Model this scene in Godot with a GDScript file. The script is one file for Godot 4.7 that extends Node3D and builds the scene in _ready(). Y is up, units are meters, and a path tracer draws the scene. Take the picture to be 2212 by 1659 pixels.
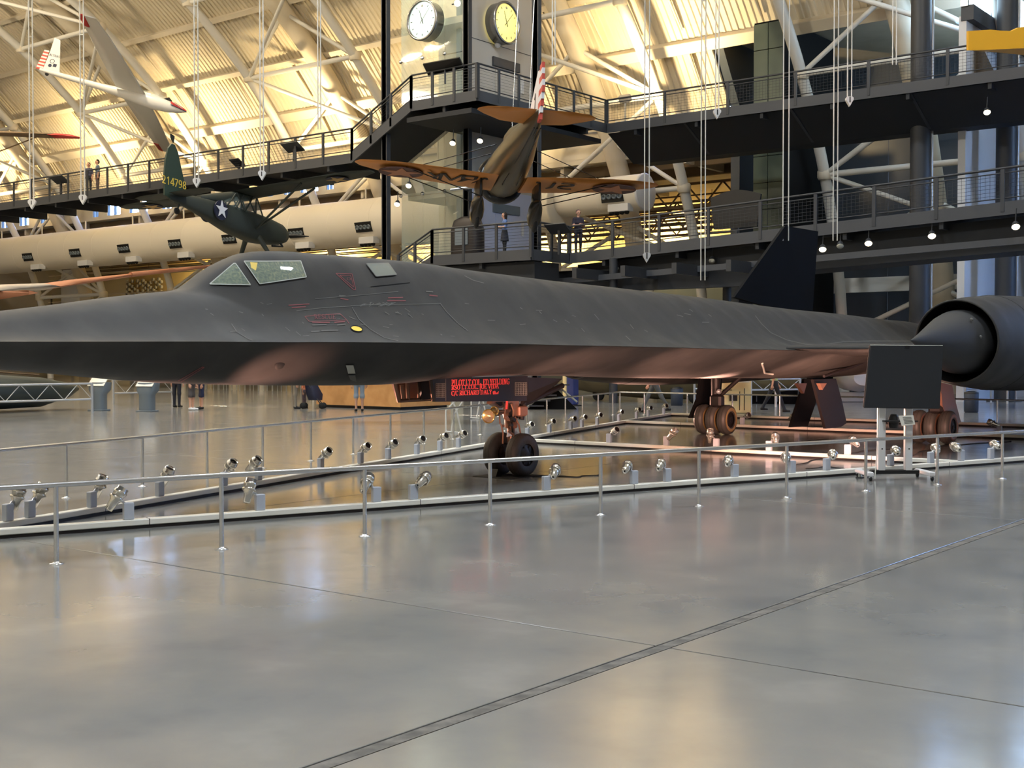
extends Node3D
# Aviation museum hangar: world +X = along the black jet from nose to tail, -Z = along the hall.
const FPX := 2705.0
const CAM := Vector3(0, 1.8, 0)
const ZC := -11.72            # centre line of the black jet
const AX := 24.5              # hall: half ellipse, centre x, half width, height
const AA := 37.5
const AB := 31.4
var fwd: Vector3
var rgt: Vector3
var upv: Vector3
var M := {}
var used := {}

class MB:
	var st := SurfaceTool.new()
	var g := 1
	var col = null
	func _init(): st.begin(Mesh.PRIMITIVE_TRIANGLES)
	func smooth(): g += 1; st.set_smooth_group(g)
	func flat(): st.set_smooth_group(-1)
	func v(p):
		if col != null: st.set_color(col)
		st.add_vertex(p)
	func tri(a, b, c): v(a); v(b); v(c)
	func quad(a, b, c, d): tri(a, b, c); tri(a, c, d)
	func box(c: Vector3, s: Vector3, b := Basis()):
		flat()
		var h := s * 0.5
		var p := []
		for i in 8: p.append(c + b * Vector3(h.x if i & 1 else -h.x, h.y if i & 2 else -h.y, h.z if i & 4 else -h.z))
		for q in [[0, 2, 3, 1], [4, 5, 7, 6], [0, 4, 6, 2], [1, 3, 7, 5], [0, 1, 5, 4], [2, 6, 7, 3]]: quad(p[q[0]], p[q[1]], p[q[2]], p[q[3]])
		return self
	func cbox(c: Vector3, s: Vector3, ch := 0.01, b := Basis()):
		# box with chamfered vertical edges and top/bottom rims
		flat()
		var h := s * 0.5
		var rings := []
		for r in [[-h.y, ch], [-h.y + ch, 0.0], [h.y - ch, 0.0], [h.y, ch]]:
			var k: float = r[1]
			var ring := []
			for q in [[1, 1, 0], [1, 1, 1], [-1, 1, 1], [-1, 1, 0], [-1, -1, 0], [-1, -1, 1], [1, -1, 1], [1, -1, 0]]:
				var x: float = q[0] * (h.x - k - (ch if q[2] == 1 else 0.0))
				var z: float = q[1] * (h.z - k - (ch if q[2] == 0 else 0.0))
				ring.append(c + b * Vector3(x, r[0], z))
			rings.append(ring)
		return loft(rings, true, true, true)
	func loft(rings: Array, closed := true, cap := true, keep_flat := false):
		if not keep_flat: smooth()
		var n: int = rings[0].size()
		for i in rings.size() - 1:
			for j in (n if closed else n - 1):
				var k := (j + 1) % n
				quad(rings[i][j], rings[i][k], rings[i + 1][k], rings[i + 1][j])
		if cap and closed:
			flat()
			for e in [rings[0], rings[-1]]:
				var m := Vector3.ZERO
				for q in e: m += q
				m /= n
				for j in n: tri(m, e[j], e[(j + 1) % n])
		return self
	func tube(pts: Array, r, n := 8, cap := true):
		var rings := []
		var prev := Vector3.ZERO
		for i in pts.size():
			var d: Vector3
			if i == 0: d = pts[1] - pts[0]
			elif i == pts.size() - 1: d = pts[i] - pts[i - 1]
			else: d = (pts[i] - pts[i - 1]).normalized() + (pts[i + 1] - pts[i]).normalized()
			d = d.normalized()
			var a: Vector3 = prev if prev != Vector3.ZERO else (Vector3.UP if absf(d.y) < 0.9 else Vector3.RIGHT)
			var s := d.cross(a).normalized()
			var u := s.cross(d).normalized()
			prev = u
			var rr: float = r[i] if r is Array else r
			var ring := []
			for j in n:
				var t := TAU * j / n
				ring.append(pts[i] + (s * cos(t) + u * sin(t)) * rr)
			rings.append(ring)
		return loft(rings, true, cap)
	func lathe(o: Vector3, axis: Vector3, prof: Array, n := 16, cap := true):
		var a := axis.normalized()
		var s := a.cross(Vector3.UP if absf(a.y) < 0.9 else Vector3.RIGHT).normalized()
		var u := s.cross(a)
		var rings := []
		for q in prof:
			var ring := []
			for j in n:
				var t := TAU * j / n
				ring.append(o + a * q[1] + (s * cos(t) + u * sin(t)) * maxf(q[0], 0.0004))
			rings.append(ring)
		return loft(rings, true, cap)
	func prism(poly: Array, off: Vector3):
		# polygon of 3D points pushed along off
		flat()
		var n := poly.size()
		var p2 := PackedVector2Array()
		var nn := Vector3.ZERO
		for i in n: nn += (poly[i] - poly[0]).cross(poly[(i + 1) % n] - poly[0])
		nn = nn.normalized()
		var ux: Vector3 = (poly[1] - poly[0]).normalized()
		var uy := nn.cross(ux)
		for q in poly: p2.append(Vector2((q - poly[0]).dot(ux), (q - poly[0]).dot(uy)))
		var ix := Geometry2D.triangulate_polygon(p2)
		for k in range(0, ix.size(), 3):
			tri(poly[ix[k]], poly[ix[k + 1]], poly[ix[k + 2]])
			tri(poly[ix[k]] + off, poly[ix[k + 2]] + off, poly[ix[k + 1]] + off)
		for i in n: quad(poly[i], poly[(i + 1) % n], poly[(i + 1) % n] + off, poly[i] + off)
		return self
	func done() -> Mesh:
		st.generate_normals()
		return st.commit()

func ray(x, y) -> Vector3: return fwd + rgt * ((x - 1106.0) / FPX) - upv * ((y - 829.5) / FPX)
func fl(x, y, h := 0.0) -> Vector3:
	var d := ray(x, y)
	return CAM + d * ((h - CAM.y) / d.y)
func ox(x, y, X) -> Vector3:
	var d := ray(x, y)
	return CAM + d * (X / d.x)
func oz(x, y, Z) -> Vector3:
	var d := ray(x, y)
	return CAM + d * (Z / d.z)
func od(x, y, dep) -> Vector3: return CAM + ray(x, y) * dep
func to_px(p: Vector3) -> Vector3:
	var q := p - CAM
	var z := q.dot(fwd)
	return Vector3(1106.0 + FPX * q.dot(rgt) / z, 829.5 - FPX * q.dot(upv) / z, z)

func numbered(n: String) -> String:
	if not used.has(n):
		used[n] = 0
		return n
	used[n] += 1
	return "%s_%03d" % [n, used[n]]
func thing(n, label, cat, at := Vector3.ZERO, group := "") -> Node3D:
	var o := Node3D.new()
	o.name = numbered(n)
	add_child(o)
	o.position = at
	o.set_meta("label", label)
	o.set_meta("category", cat)
	if group: o.set_meta("group", group)
	return o
func part(parent, n, mesh, m, label := "") -> MeshInstance3D:
	var o := MeshInstance3D.new()
	o.name = n
	o.mesh = mesh.done() if mesh is MB else mesh
	o.material_override = M[m] if m is String else m
	parent.add_child(o, true)
	if label: o.set_meta("label", label)
	return o
func struct(n, mesh, m, label, cat := "structure") -> Node3D:
	var o: Node3D
	if mesh == null: o = Node3D.new()
	else:
		o = MeshInstance3D.new()
		o.mesh = mesh.done() if mesh is MB else mesh
		o.material_override = M[m]
	o.name = numbered(n)
	add_child(o)
	o.set_meta("kind", "structure")
	o.set_meta("label", label)
	o.set_meta("category", cat)
	return o
func mat(n, c: Color, rough := 0.6, metal := 0.0, spec := 0.5) -> StandardMaterial3D:
	var m := StandardMaterial3D.new()
	m.resource_name = n
	m.albedo_color = c
	m.roughness = rough
	m.metallic = metal
	m.metallic_specular = spec
	M[n] = m
	return m
func noise_tex(seed_, freq, ramp: Array, oct := 4, size := 512, normal := false, bump := 4.0) -> NoiseTexture2D:
	var f := FastNoiseLite.new()
	f.seed = seed_
	f.noise_type = FastNoiseLite.TYPE_SIMPLEX_SMOOTH
	f.frequency = freq
	f.fractal_octaves = oct
	var t := NoiseTexture2D.new()
	t.width = size
	t.height = size
	t.seamless = true
	t.noise = f
	if normal:
		t.as_normal_map = true
		t.bump_strength = bump
	else:
		var gr := Gradient.new()
		var offs := PackedFloat32Array()
		var cs := PackedColorArray()
		for i in ramp.size():
			offs.append(float(i) / (ramp.size() - 1))
			cs.append(ramp[i])
		gr.offsets = offs
		gr.colors = cs
		t.color_ramp = gr
	return t
func tri_uv(m: StandardMaterial3D, per_m: float):
	m.uv1_triplanar = true
	m.uv1_world_triplanar = true
	m.uv1_scale = Vector3.ONE * per_m
func glow(n, c: Color, e: float) -> StandardMaterial3D:
	var m := mat(n, c, 0.5)
	m.emission_enabled = true
	m.emission = c
	m.emission_energy_multiplier = e
	return m
func gray(v: float) -> Color: return Color(v, v, v)

func look(o: Node3D, dir: Vector3):
	o.basis = Basis.looking_at(dir, Vector3.UP if absf(dir.normalized().y) < 0.98 else Vector3.RIGHT)
func area_light(p: Vector3, dir: Vector3, sx: float, sz: float, c: Color, e: float, parent: Node = self):
	var l := AreaLight3D.new()
	l.name = "lamp_glow"
	l.area_size = Vector2(sx, sz)
	l.area_normalize_energy = true
	l.light_energy = e
	l.light_color = c
	l.area_range = 200.0
	l.shadow_enabled = true
	l.position = p
	look(l, dir)
	parent.add_child(l, true)
func spot(p: Vector3, target: Vector3, ang: float, c: Color, e: float, size := 0.05, parent: Node = self):
	var l := SpotLight3D.new()
	l.name = "lamp_beam"
	l.spot_angle = ang
	l.spot_angle_attenuation = 0.9
	l.spot_range = 80.0
	l.light_energy = e
	l.light_color = c
	l.light_size = size
	l.shadow_enabled = true
	l.position = p
	look(l, target - p)
	parent.add_child(l, true)

func _ready():
	var yaw := deg_to_rad(51.9)
	var pit := atan((829.5 - 771.0) / FPX)
	var f0 := Vector3(sin(yaw), 0, -cos(yaw))
	rgt = Vector3(cos(yaw), 0, sin(yaw))
	fwd = f0 * cos(pit) - Vector3.UP * sin(pit)
	upv = Vector3.UP * cos(pit) + f0 * sin(pit)
	var cam := Camera3D.new()
	cam.name = "camera"
	cam.fov = rad_to_deg(2.0 * atan(829.5 / FPX))
	cam.position = CAM
	cam.basis = Basis(rgt, upv, -fwd)
	cam.far = 400.0
	add_child(cam)
	cam.current = true
	var we := WorldEnvironment.new()
	we.name = "environment"
	var env := Environment.new()
	env.background_mode = Environment.BG_SKY      # bright overcast day, seen only through the windows
	var sk := Sky.new()
	var ps := ProceduralSkyMaterial.new()
	ps.sky_top_color = Color(0.42, 0.62, 0.95)
	ps.sky_horizon_color = Color(0.75, 0.88, 1.0)
	ps.ground_bottom_color = Color(0.5, 0.52, 0.55)
	ps.ground_horizon_color = Color(0.75, 0.85, 0.95)
	ps.energy_multiplier = 30.0
	sk.sky_material = ps
	env.sky = sk
	env.tonemap_mode = Environment.TONE_MAPPER_LINEAR
	env.tonemap_exposure = 1.15
	env.sdfgi_enabled = true
	env.ssao_enabled = true
	env.ssil_enabled = true
	we.environment = env
	add_child(we)
	materials()
	hall_lamps()
	floor_and_shell()
	trusses()
	side_aisle()
	portal()
	walkways()
	tower()
	ducts()
	black_jet()
	barriers()
	monitor_stand()
	hung_aircraft()
	cables()
	ground_things()
	people()

func materials():
	var m: StandardMaterial3D
	m = mat("concrete", Color(0.82, 0.82, 0.815), 0.16, 0.0, 0.72)
	m.albedo_texture = noise_tex(3, 0.004, [Color(0.54, 0.545, 0.55), Color(0.60, 0.60, 0.595), Color(0.63, 0.625, 0.61), Color(0.69, 0.68, 0.66)], 6, 1024)
	m.roughness_texture = noise_tex(7, 0.006, [gray(0.75), gray(1.0), gray(0.85), gray(1.3)], 5, 512)
	m.roughness_texture_channel = BaseMaterial3D.TEXTURE_CHANNEL_RED
	m.normal_enabled = true
	m.normal_texture = noise_tex(9, 0.03, [], 3, 512, true, 2.0)
	m.normal_scale = 0.022
	tri_uv(m, 0.17)
	mat("joint_dark", Color(0.18, 0.175, 0.17), 0.9)
	m = mat("joint_filler", Color(1, 1, 1), 0.85)
	m.albedo_texture = noise_tex(11, 0.02, [Color(0.26, 0.25, 0.24), Color(0.36, 0.35, 0.33), Color(0.45, 0.43, 0.41)], 4, 256)
	tri_uv(m, 1.2)
	m = mat("cream_panel", Color(1, 1, 1), 0.55)
	m.albedo_texture = noise_tex(21, 0.01, [Color(0.76, 0.72, 0.63), Color(0.80, 0.76, 0.67), Color(0.82, 0.78, 0.70)], 3, 256)
	tri_uv(m, 0.2)
	mat("cream_steel", Color(0.80, 0.76, 0.68), 0.5)
	mat("white_steel", Color(0.80, 0.79, 0.76), 0.45)
	mat("duct_paint", Color(0.88, 0.85, 0.79), 0.5)
	mat("vent_dark", Color(0.05, 0.05, 0.05), 0.6)
	mat("plain_wall", Color(0.62, 0.60, 0.56), 0.8)
	mat("dark_steel", Color(0.19, 0.20, 0.22), 0.5, 0.0)
	mat("dark_deck", Color(0.11, 0.12, 0.14), 0.7)
	mat("fascia", Color(0.24, 0.25, 0.27), 0.55)
	mat("navy_wall", Color(0.25, 0.28, 0.32), 0.3)
	m = mat("slate_tile", Color(1, 1, 1), 0.3)
	m.albedo_texture = noise_tex(31, 0.01, [Color(0.20, 0.24, 0.22), Color(0.34, 0.38, 0.33), Color(0.42, 0.45, 0.38)], 3, 256)
	tri_uv(m, 0.12)
	m = mat("steel", Color(0.80, 0.805, 0.81), 0.24, 0.95)
	m = mat("galvanised", Color(0.72, 0.73, 0.74), 0.35, 0.7)
	m = mat("strip_metal", Color(0.90, 0.885, 0.84), 0.4, 0.0)
	mat("black_plastic", Color(0.05, 0.05, 0.055), 0.5)
	mat("screen_black", Color(0.10, 0.115, 0.14), 0.45)
	mat("white_paint", Color(0.82, 0.82, 0.82), 0.4)
	mat("paper", Color(0.88, 0.87, 0.83), 0.8)
	mat("print_ink", Color(0.2, 0.2, 0.2), 0.8)
	m = mat("jet_skin", Color(1, 1, 1), 0.66, 0.0, 0.32)
	m.albedo_texture = noise_tex(41, 0.006, [Color(0.18, 0.178, 0.175), Color(0.21, 0.207, 0.203), Color(0.225, 0.22, 0.213), Color(0.26, 0.255, 0.242)], 6, 1024)
	m.roughness_texture = noise_tex(42, 0.02, [gray(0.8), gray(1.0), gray(1.2)], 4, 256)
	tri_uv(m, 0.25)
	mat("jet_dark", Color(0.17, 0.172, 0.178), 0.7)
	mat("jet_black", Color(0.05, 0.05, 0.053), 0.8, 0.0, 0.3)
	m = mat("scratch", Color(0.36, 0.355, 0.34), 0.8)
	mat("stencil_red", Color(0.45, 0.22, 0.23), 0.7)
	mat("stencil_bright", Color(0.90, 0.30, 0.30), 0.7)
	mat("emblem_yellow", Color(0.93, 0.78, 0.22), 0.5)
	mat("frame_light", Color(0.66, 0.66, 0.62), 0.5)
	m = mat("cockpit_lining", Color(1, 1, 1), 0.8)
	m.albedo_texture = noise_tex(45, 0.02, [Color(0.18, 0.22, 0.19), Color(0.33, 0.37, 0.29), Color(0.60, 0.57, 0.38)], 3, 256)
	tri_uv(m, 5.0)
	mat("window_shade", Color(0.30, 0.32, 0.30), 0.6)
	m = mat("glass", Color(0.85, 0.95, 0.92, 0.12), 0.04)
	m.transparency = BaseMaterial3D.TRANSPARENCY_ALPHA
	m = mat("tower_glass", Color(0.86, 0.94, 0.90, 0.14), 0.05)
	m.transparency = BaseMaterial3D.TRANSPARENCY_ALPHA
	m = mat("tyre", Color(1, 1, 1), 0.6)
	m.albedo_texture = noise_tex(47, 0.03, [Color(0.17, 0.165, 0.16), Color(0.23, 0.225, 0.22)], 3, 256)
	tri_uv(m, 2.0)
	mat("tyre_silver", Color(0.29, 0.285, 0.275), 0.5, 0.2)
	mat("tyre_band", Color(0.62, 0.52, 0.33), 0.45, 0.35)
	mat("gear_bronze", Color(0.56, 0.41, 0.33), 0.45, 0.4)
	mat("lamp_box", Color(0.70, 0.72, 0.76), 0.45)
	mat("lamp_metal", Color(0.88, 0.865, 0.83), 0.2, 0.88)
	mat("gear_dark", Color(0.14, 0.12, 0.12), 0.5, 0.3)
	mat("brass", Color(0.90, 0.74, 0.42), 0.2, 0.9)
	mat("lens", Color(0.9, 0.9, 0.85), 0.1, 0.6)
	mat("spot_lens", Color(0.16, 0.15, 0.15), 0.1)
	mat("wood", Color(0.80, 0.60, 0.38), 0.45)
	M["wood"].albedo_texture = noise_tex(51, 0.01, [Color(0.93, 0.9, 0.86), Color(1, 1, 1), Color(0.96, 0.94, 0.9)], 4, 256)
	tri_uv(M["wood"], 0.5)
	mat("olive", Color(0.17, 0.19, 0.16), 0.6)
	mat("olive_green", Color(0.12, 0.20, 0.15), 0.6)
	mat("number_yellow", Color(0.82, 0.70, 0.25), 0.6)
	mat("star_white", Color(0.85, 0.85, 0.86), 0.6)
	mat("star_blue", Color(0.08, 0.10, 0.20), 0.6)
	mat("star_brown", Color(0.30, 0.16, 0.14), 0.6)
	mat("wing_orange", Color(0.78, 0.50, 0.21), 0.4)
	mat("wing_letter", Color(0.16, 0.09, 0.06), 0.6)
	mat("pursuit_olive", Color(0.22, 0.19, 0.13), 0.28, 0.1)
	mat("pursuit_dark", Color(0.05, 0.045, 0.045), 0.25, 0.2)
	mat("glider_white", Color(0.84, 0.83, 0.80), 0.3)
	mat("red_paint", Color(0.72, 0.16, 0.13), 0.5)
	mat("stripe_red", Color(0.75, 0.28, 0.22), 0.6)
	mat("navy_mark", Color(0.10, 0.13, 0.25), 0.6)
	mat("wing_brown", Color(0.40, 0.31, 0.20), 0.6)
	mat("rust_wing", Color(0.66, 0.42, 0.28), 0.5)
	mat("pale_wing", Color(0.70, 0.64, 0.56), 0.5)
	mat("yellow_wing", Color(0.90, 0.66, 0.12), 0.45)
	mat("kiosk_grey", Color(0.40, 0.44, 0.47), 0.5)
	mat("blue_banner", Color(0.16, 0.20, 0.42), 0.6)
	mat("hull_green", Color(0.17, 0.21, 0.21), 0.5)
	mat("silver_truss", Color(0.74, 0.75, 0.76), 0.35, 0.6)
	mat("olive_cloth", Color(0.36, 0.33, 0.24), 0.9)
	mat("tan_cloth", Color(0.72, 0.60, 0.40), 0.9)
	mat("tower_panel", Color(0.70, 0.68, 0.64), 0.45, 0.0)
	mat("tower_inside", Color(0.78, 0.75, 0.66), 0.7)
	mat("clock_rim", Color(0.62, 0.62, 0.62), 0.25, 0.9)
	mat("clock_mark", Color(0.25, 0.26, 0.24), 0.6)
	mat("door_blue", Color(0.70, 0.73, 0.82), 0.5)
	mat("rubber", Color(0.06, 0.06, 0.06), 0.8)
	mat("bin_blue", Color(0.14, 0.18, 0.24), 0.6)
	mat("amber_panel", Color(0.93, 0.84, 0.62), 0.6)
	mat("joist_brown", Color(0.42, 0.35, 0.26), 0.7)
	glow("lamp_cool", Color(0.86, 0.93, 1.0), 4.0)
	glow("lamp_warm", Color(1.0, 0.86, 0.62), 3.0)
	glow("bulb_white", Color(1.0, 0.93, 0.78), 6.0)
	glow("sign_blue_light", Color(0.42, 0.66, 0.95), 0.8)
	glow("annex_window_light", Color(0.80, 0.92, 1.0), 7.0)
	glow("clock_face_light", Color(0.88, 0.95, 0.91), 0.8)
	glow("clock_face_yellow_light", Color(0.95, 0.90, 0.55), 0.85)
	m = mat("skin_cloth", Color(1, 1, 1), 0.75)
	m.vertex_color_use_as_albedo = true

# --- high lamps under the roof (they hang above the picture) ---------------------------------
func hall_lamps():
	var proto: Node3D = null
	for x in [4.0, 27.0]:
		for z in [-72.0, -48.0, -24.0, 0.0]:
			var yy := AB * sqrt(maxf(0.0, 1.0 - pow((x - AX) / AA, 2.0))) - 2.6
			var o: Node3D
			if proto == null:
				o = thing("high_bay_lamp", "square white high bay lamp hanging under the roof", "lamp", Vector3(x, yy, z), "high bay lamps under the roof")
				proto = o
				part(o, "housing", MB.new().cbox(Vector3(0, 0.18, 0), Vector3(2.6, 0.3, 2.6), 0.05), "white_steel")
				part(o, "light_panel", MB.new().box(Vector3(0, 0.02, 0), Vector3(2.4, 0.03, 2.4)), "lamp_cool")
				part(o, "stem", MB.new().tube([Vector3(0, 0.3, 0), Vector3(0, 2.4, 0)], 0.05), "white_steel")
			else:
				o = proto.duplicate()
				o.name = numbered("high_bay_lamp")
				add_child(o)
				o.position = Vector3(x, yy, z)
	for x in [4.0, 27.0]:
		for z in [-72.0, -48.0, -24.0, 0.0]:
			var yy := AB * sqrt(maxf(0.0, 1.0 - pow((x - AX) / AA, 2.0))) - 2.6
			area_light(Vector3(x, yy - 0.05, z), Vector3.DOWN, 2.4, 2.4, Color(0.92, 0.96, 1.0) if z > -40.0 else Color(1.0, 0.92, 0.79), 350.0 if z > -40.0 else 470.0)

	# uplights that wash the roof
	for z in [-72.0, -48.0, -25.0, -4.0]:
		var p := Vector3(30.0, 19.0, z)
		var o := thing("roof_uplight", "long bar uplight hung high to wash the roof", "lamp", p, "roof uplights")
		part(o, "housing", MB.new().cbox(Vector3(0, -0.1, 0), Vector3(0.9, 0.18, 4.2), 0.03), "white_steel")
		part(o, "light_panel", MB.new().box(Vector3(0, 0.0, 0), Vector3(0.8, 0.02, 4.0)), "lamp_warm")
		for e in [-1.8, 1.8]: part(o, "hanger_rod", MB.new().tube([Vector3(0, 0, e), Vector3(0, AB * sqrt(1.0 - pow(5.5 / AA, 2.0)) - 19.0, e)], 0.03, 6), "white_steel")
		area_light(p + Vector3(0, 0.05, 0), Vector3(0.5, 1.0, 0), 0.8, 4.0, Color(1.0, 0.93, 0.80), 230.0)

func arch(phi: float, inset := 0.0) -> Vector2:
	# point of the hall's arch, phi 0 = foot at +X
	var p := Vector2(AX + AA * cos(phi), AB * sin(phi))
	var n := Vector2(cos(phi) / AA, sin(phi) / AB).normalized()
	return p - n * inset
func phi_at(y: float) -> float: return asin(clampf(y / AB, 0.0, 1.0))

func floor_and_shell():
	var o := struct("floor", null, "", "polished grey concrete hangar floor with sawn joints", "floor")
	part(o, "bed", MB.new().box(Vector3(34, -0.16, -46), Vector3(98, 0.24, 136)), "joint_dark")
	var xs := []
	var zs := []
	for k in range(-3, 11): xs.append(6.67 + 7.62 * k)
	for k in range(-3, 15): zs.append(-4.04 - 7.62 * k)
	var meshes := {}
	for i in xs.size() - 1:
		for j in zs.size() - 1:
			var g0 := 0.055 if absf(zs[j] + 4.04) < 0.01 else 0.006
			var g1 := 0.055 if absf(zs[j + 1] + 4.04) < 0.01 else 0.006
			var key := "%f %f" % [g0, g1]
			if not meshes.has(key):
				meshes[key] = MB.new().cbox(Vector3(0, -0.02, (g1 - g0) * 0.5), Vector3(7.62 - 0.018, 0.04, 7.62 - g0 - g1), 0.003).done()
			var s := part(o, "slab", meshes[key], "concrete")
			s.position = Vector3((xs[i] + xs[i + 1]) * 0.5, 0, (zs[j] + zs[j + 1]) * 0.5)
	part(o, "joint_filler", MB.new().box(Vector3(34, -0.02, -4.04), Vector3(96, 0.034, 0.085)), "joint_filler")
	for dz in [-0.047, 0.047]:
		part(o, "joint_edge", MB.new().box(Vector3(34, -0.02, -4.04 + dz), Vector3(96, 0.024, 0.012)), "joint_dark")
	# roof: corrugated sheets between purlins on the far side, plain sheets elsewhere
	var roof := struct("ceiling", null, "", "arched cream corrugated metal hangar roof", "ceiling")
	var ys := [14.6, 17.6, 20.3, 22.9, 25.2, 27.4, 29.2]
	var bays := [[-110.0, -92.0], [-92.0, -74.0], [-74.0, -56.0], [-56.0, -38.0], [-38.0, -31.0], [-31.0, -12.0], [-12.0, 20.0]]
	for b in bays:
		for k in ys.size() - 1:
			if b[0] >= -31.0 and k == 0: continue
			part(roof, "roof_sheet", sheet(phi_at(ys[k]), phi_at(ys[k + 1]), b[0], b[1], b[0] < -12.5), "cream_panel")
	part(roof, "roof_crown", shell_strip(phi_at(29.2), PI - 0.02, -110, 20), "cream_panel")
	part(roof, "near_roof", shell_strip(PI - 0.02, PI, -110, 20), "cream_panel")
	for b in bays:
		for k in ys.size():
			if b[0] >= -31.0 and k == 0: continue
			var a := arch(phi_at(ys[k]), 0.3)
			var t := phi_at(ys[k])
			var rot := Basis(Vector3(0, 0, 1), t)
			var mb := MB.new()
			var zc: float = (b[0] + b[1]) * 0.5
			var ln: float = b[1] - b[0] - 0.02
			if k == 1:
				mb.cbox(Vector3(a.x, a.y, zc), Vector3(0.55, 0.6, ln), 0.03, rot)
			else:
				mb.box(Vector3(a.x, a.y, zc), Vector3(0.36, 0.16, ln), rot)
				mb.box(Vector3(a.x, a.y, zc) - rot * Vector3(0.2, 0, 0), Vector3(0.07, 0.3, ln), rot)
			part(roof, "purlin", mb, "cream_steel")
			if k > 0 and b[0] < -12.5:
				# thin hangers standing on the sheets below each purlin
				for q in 3:
					var zz: float = lerpf(b[0], b[1], (q + 0.5) / 3.0)
					var p0 := arch(phi_at(ys[k] - 0.1), 0.35)
					var p1 := arch(phi_at(ys[k] - 2.0), 0.28)
					part(roof, "hanger", MB.new().tube([Vector3(p0.x, p0.y, zz), Vector3(p1.x, p1.y, zz)], [0.11, 0.05], 6), "cream_steel")
	var e1 := struct("wall_north", MB.new().prism(end_poly(-110.2), Vector3(0, 0, -0.4)), "plain_wall", "plain end wall of the hangar", "wall")
	var e2 := struct("wall_south", MB.new().prism(end_poly(20.2), Vector3(0, 0, 0.4)), "plain_wall", "plain end wall behind the viewer", "wall")
	struct("wall_west", MB.new().box(Vector3(-13.3, 2, -45), Vector3(0.4, 4.4, 131)), "plain_wall", "low entrance side wall behind the viewer", "wall")

func end_poly(z: float) -> Array:
	var p := []
	for i in 33:
		var a := arch(PI * i / 32.0, -0.3)
		p.append(Vector3(a.x, a.y, z))
	return p
func sheet(p0: float, p1: float, z0: float, z1: float, ribs: bool) -> MB:
	var mb := MB.new()
	mb.flat()
	var ns := 4
	var zs := []
	if ribs:
		var n := int((z1 - z0) / 0.34)
		for i in n:
			var z := z0 + (z1 - z0) * i / n
			var w := (z1 - z0) / n
			zs.append([z, 0.0])
			zs.append([z + w * 0.45, 0.0])
			zs.append([z + w * 0.55, 0.075])
			zs.append([z + w * 0.9, 0.075])
		zs.append([z1, 0.0])
	else:
		zs = [[z0, 0.0], [z1, 0.0]]
	for s in ns:
		var a := lerpf(p0, p1, float(s) / ns)
		var b := lerpf(p0, p1, float(s + 1) / ns)
		for i in zs.size() - 1:
			var q0 := arch(a, zs[i][1])
			var q1 := arch(a, zs[i + 1][1])
			var q2 := arch(b, zs[i + 1][1])
			var q3 := arch(b, zs[i][1])
			mb.quad(Vector3(q0.x, q0.y, zs[i][0]), Vector3(q1.x, q1.y, zs[i + 1][0]), Vector3(q2.x, q2.y, zs[i + 1][0]), Vector3(q3.x, q3.y, zs[i][0]))
		var r0 := arch(a, -0.15)
		var r1 := arch(b, -0.15)
		mb.quad(Vector3(r0.x, r0.y, z0), Vector3(r1.x, r1.y, z0), Vector3(r1.x, r1.y, z1), Vector3(r0.x, r0.y, z1))
	return mb
func shell_strip(p0: float, p1: float, z0: float, z1: float) -> MB:
	var mb := MB.new()
	var inner := []
	var outer := []
	var n := 24
	for i in n + 1:
		var a := arch(lerpf(p0, p1, float(i) / n))
		var b := arch(lerpf(p0, p1, float(i) / n), -0.2)
		inner.append([Vector3(a.x, a.y, z0), Vector3(a.x, a.y, z1)])
		outer.append([Vector3(b.x, b.y, z0), Vector3(b.x, b.y, z1)])
	mb.loft(inner, false, false)
	mb.loft(outer, false, false)
	return mb

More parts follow.
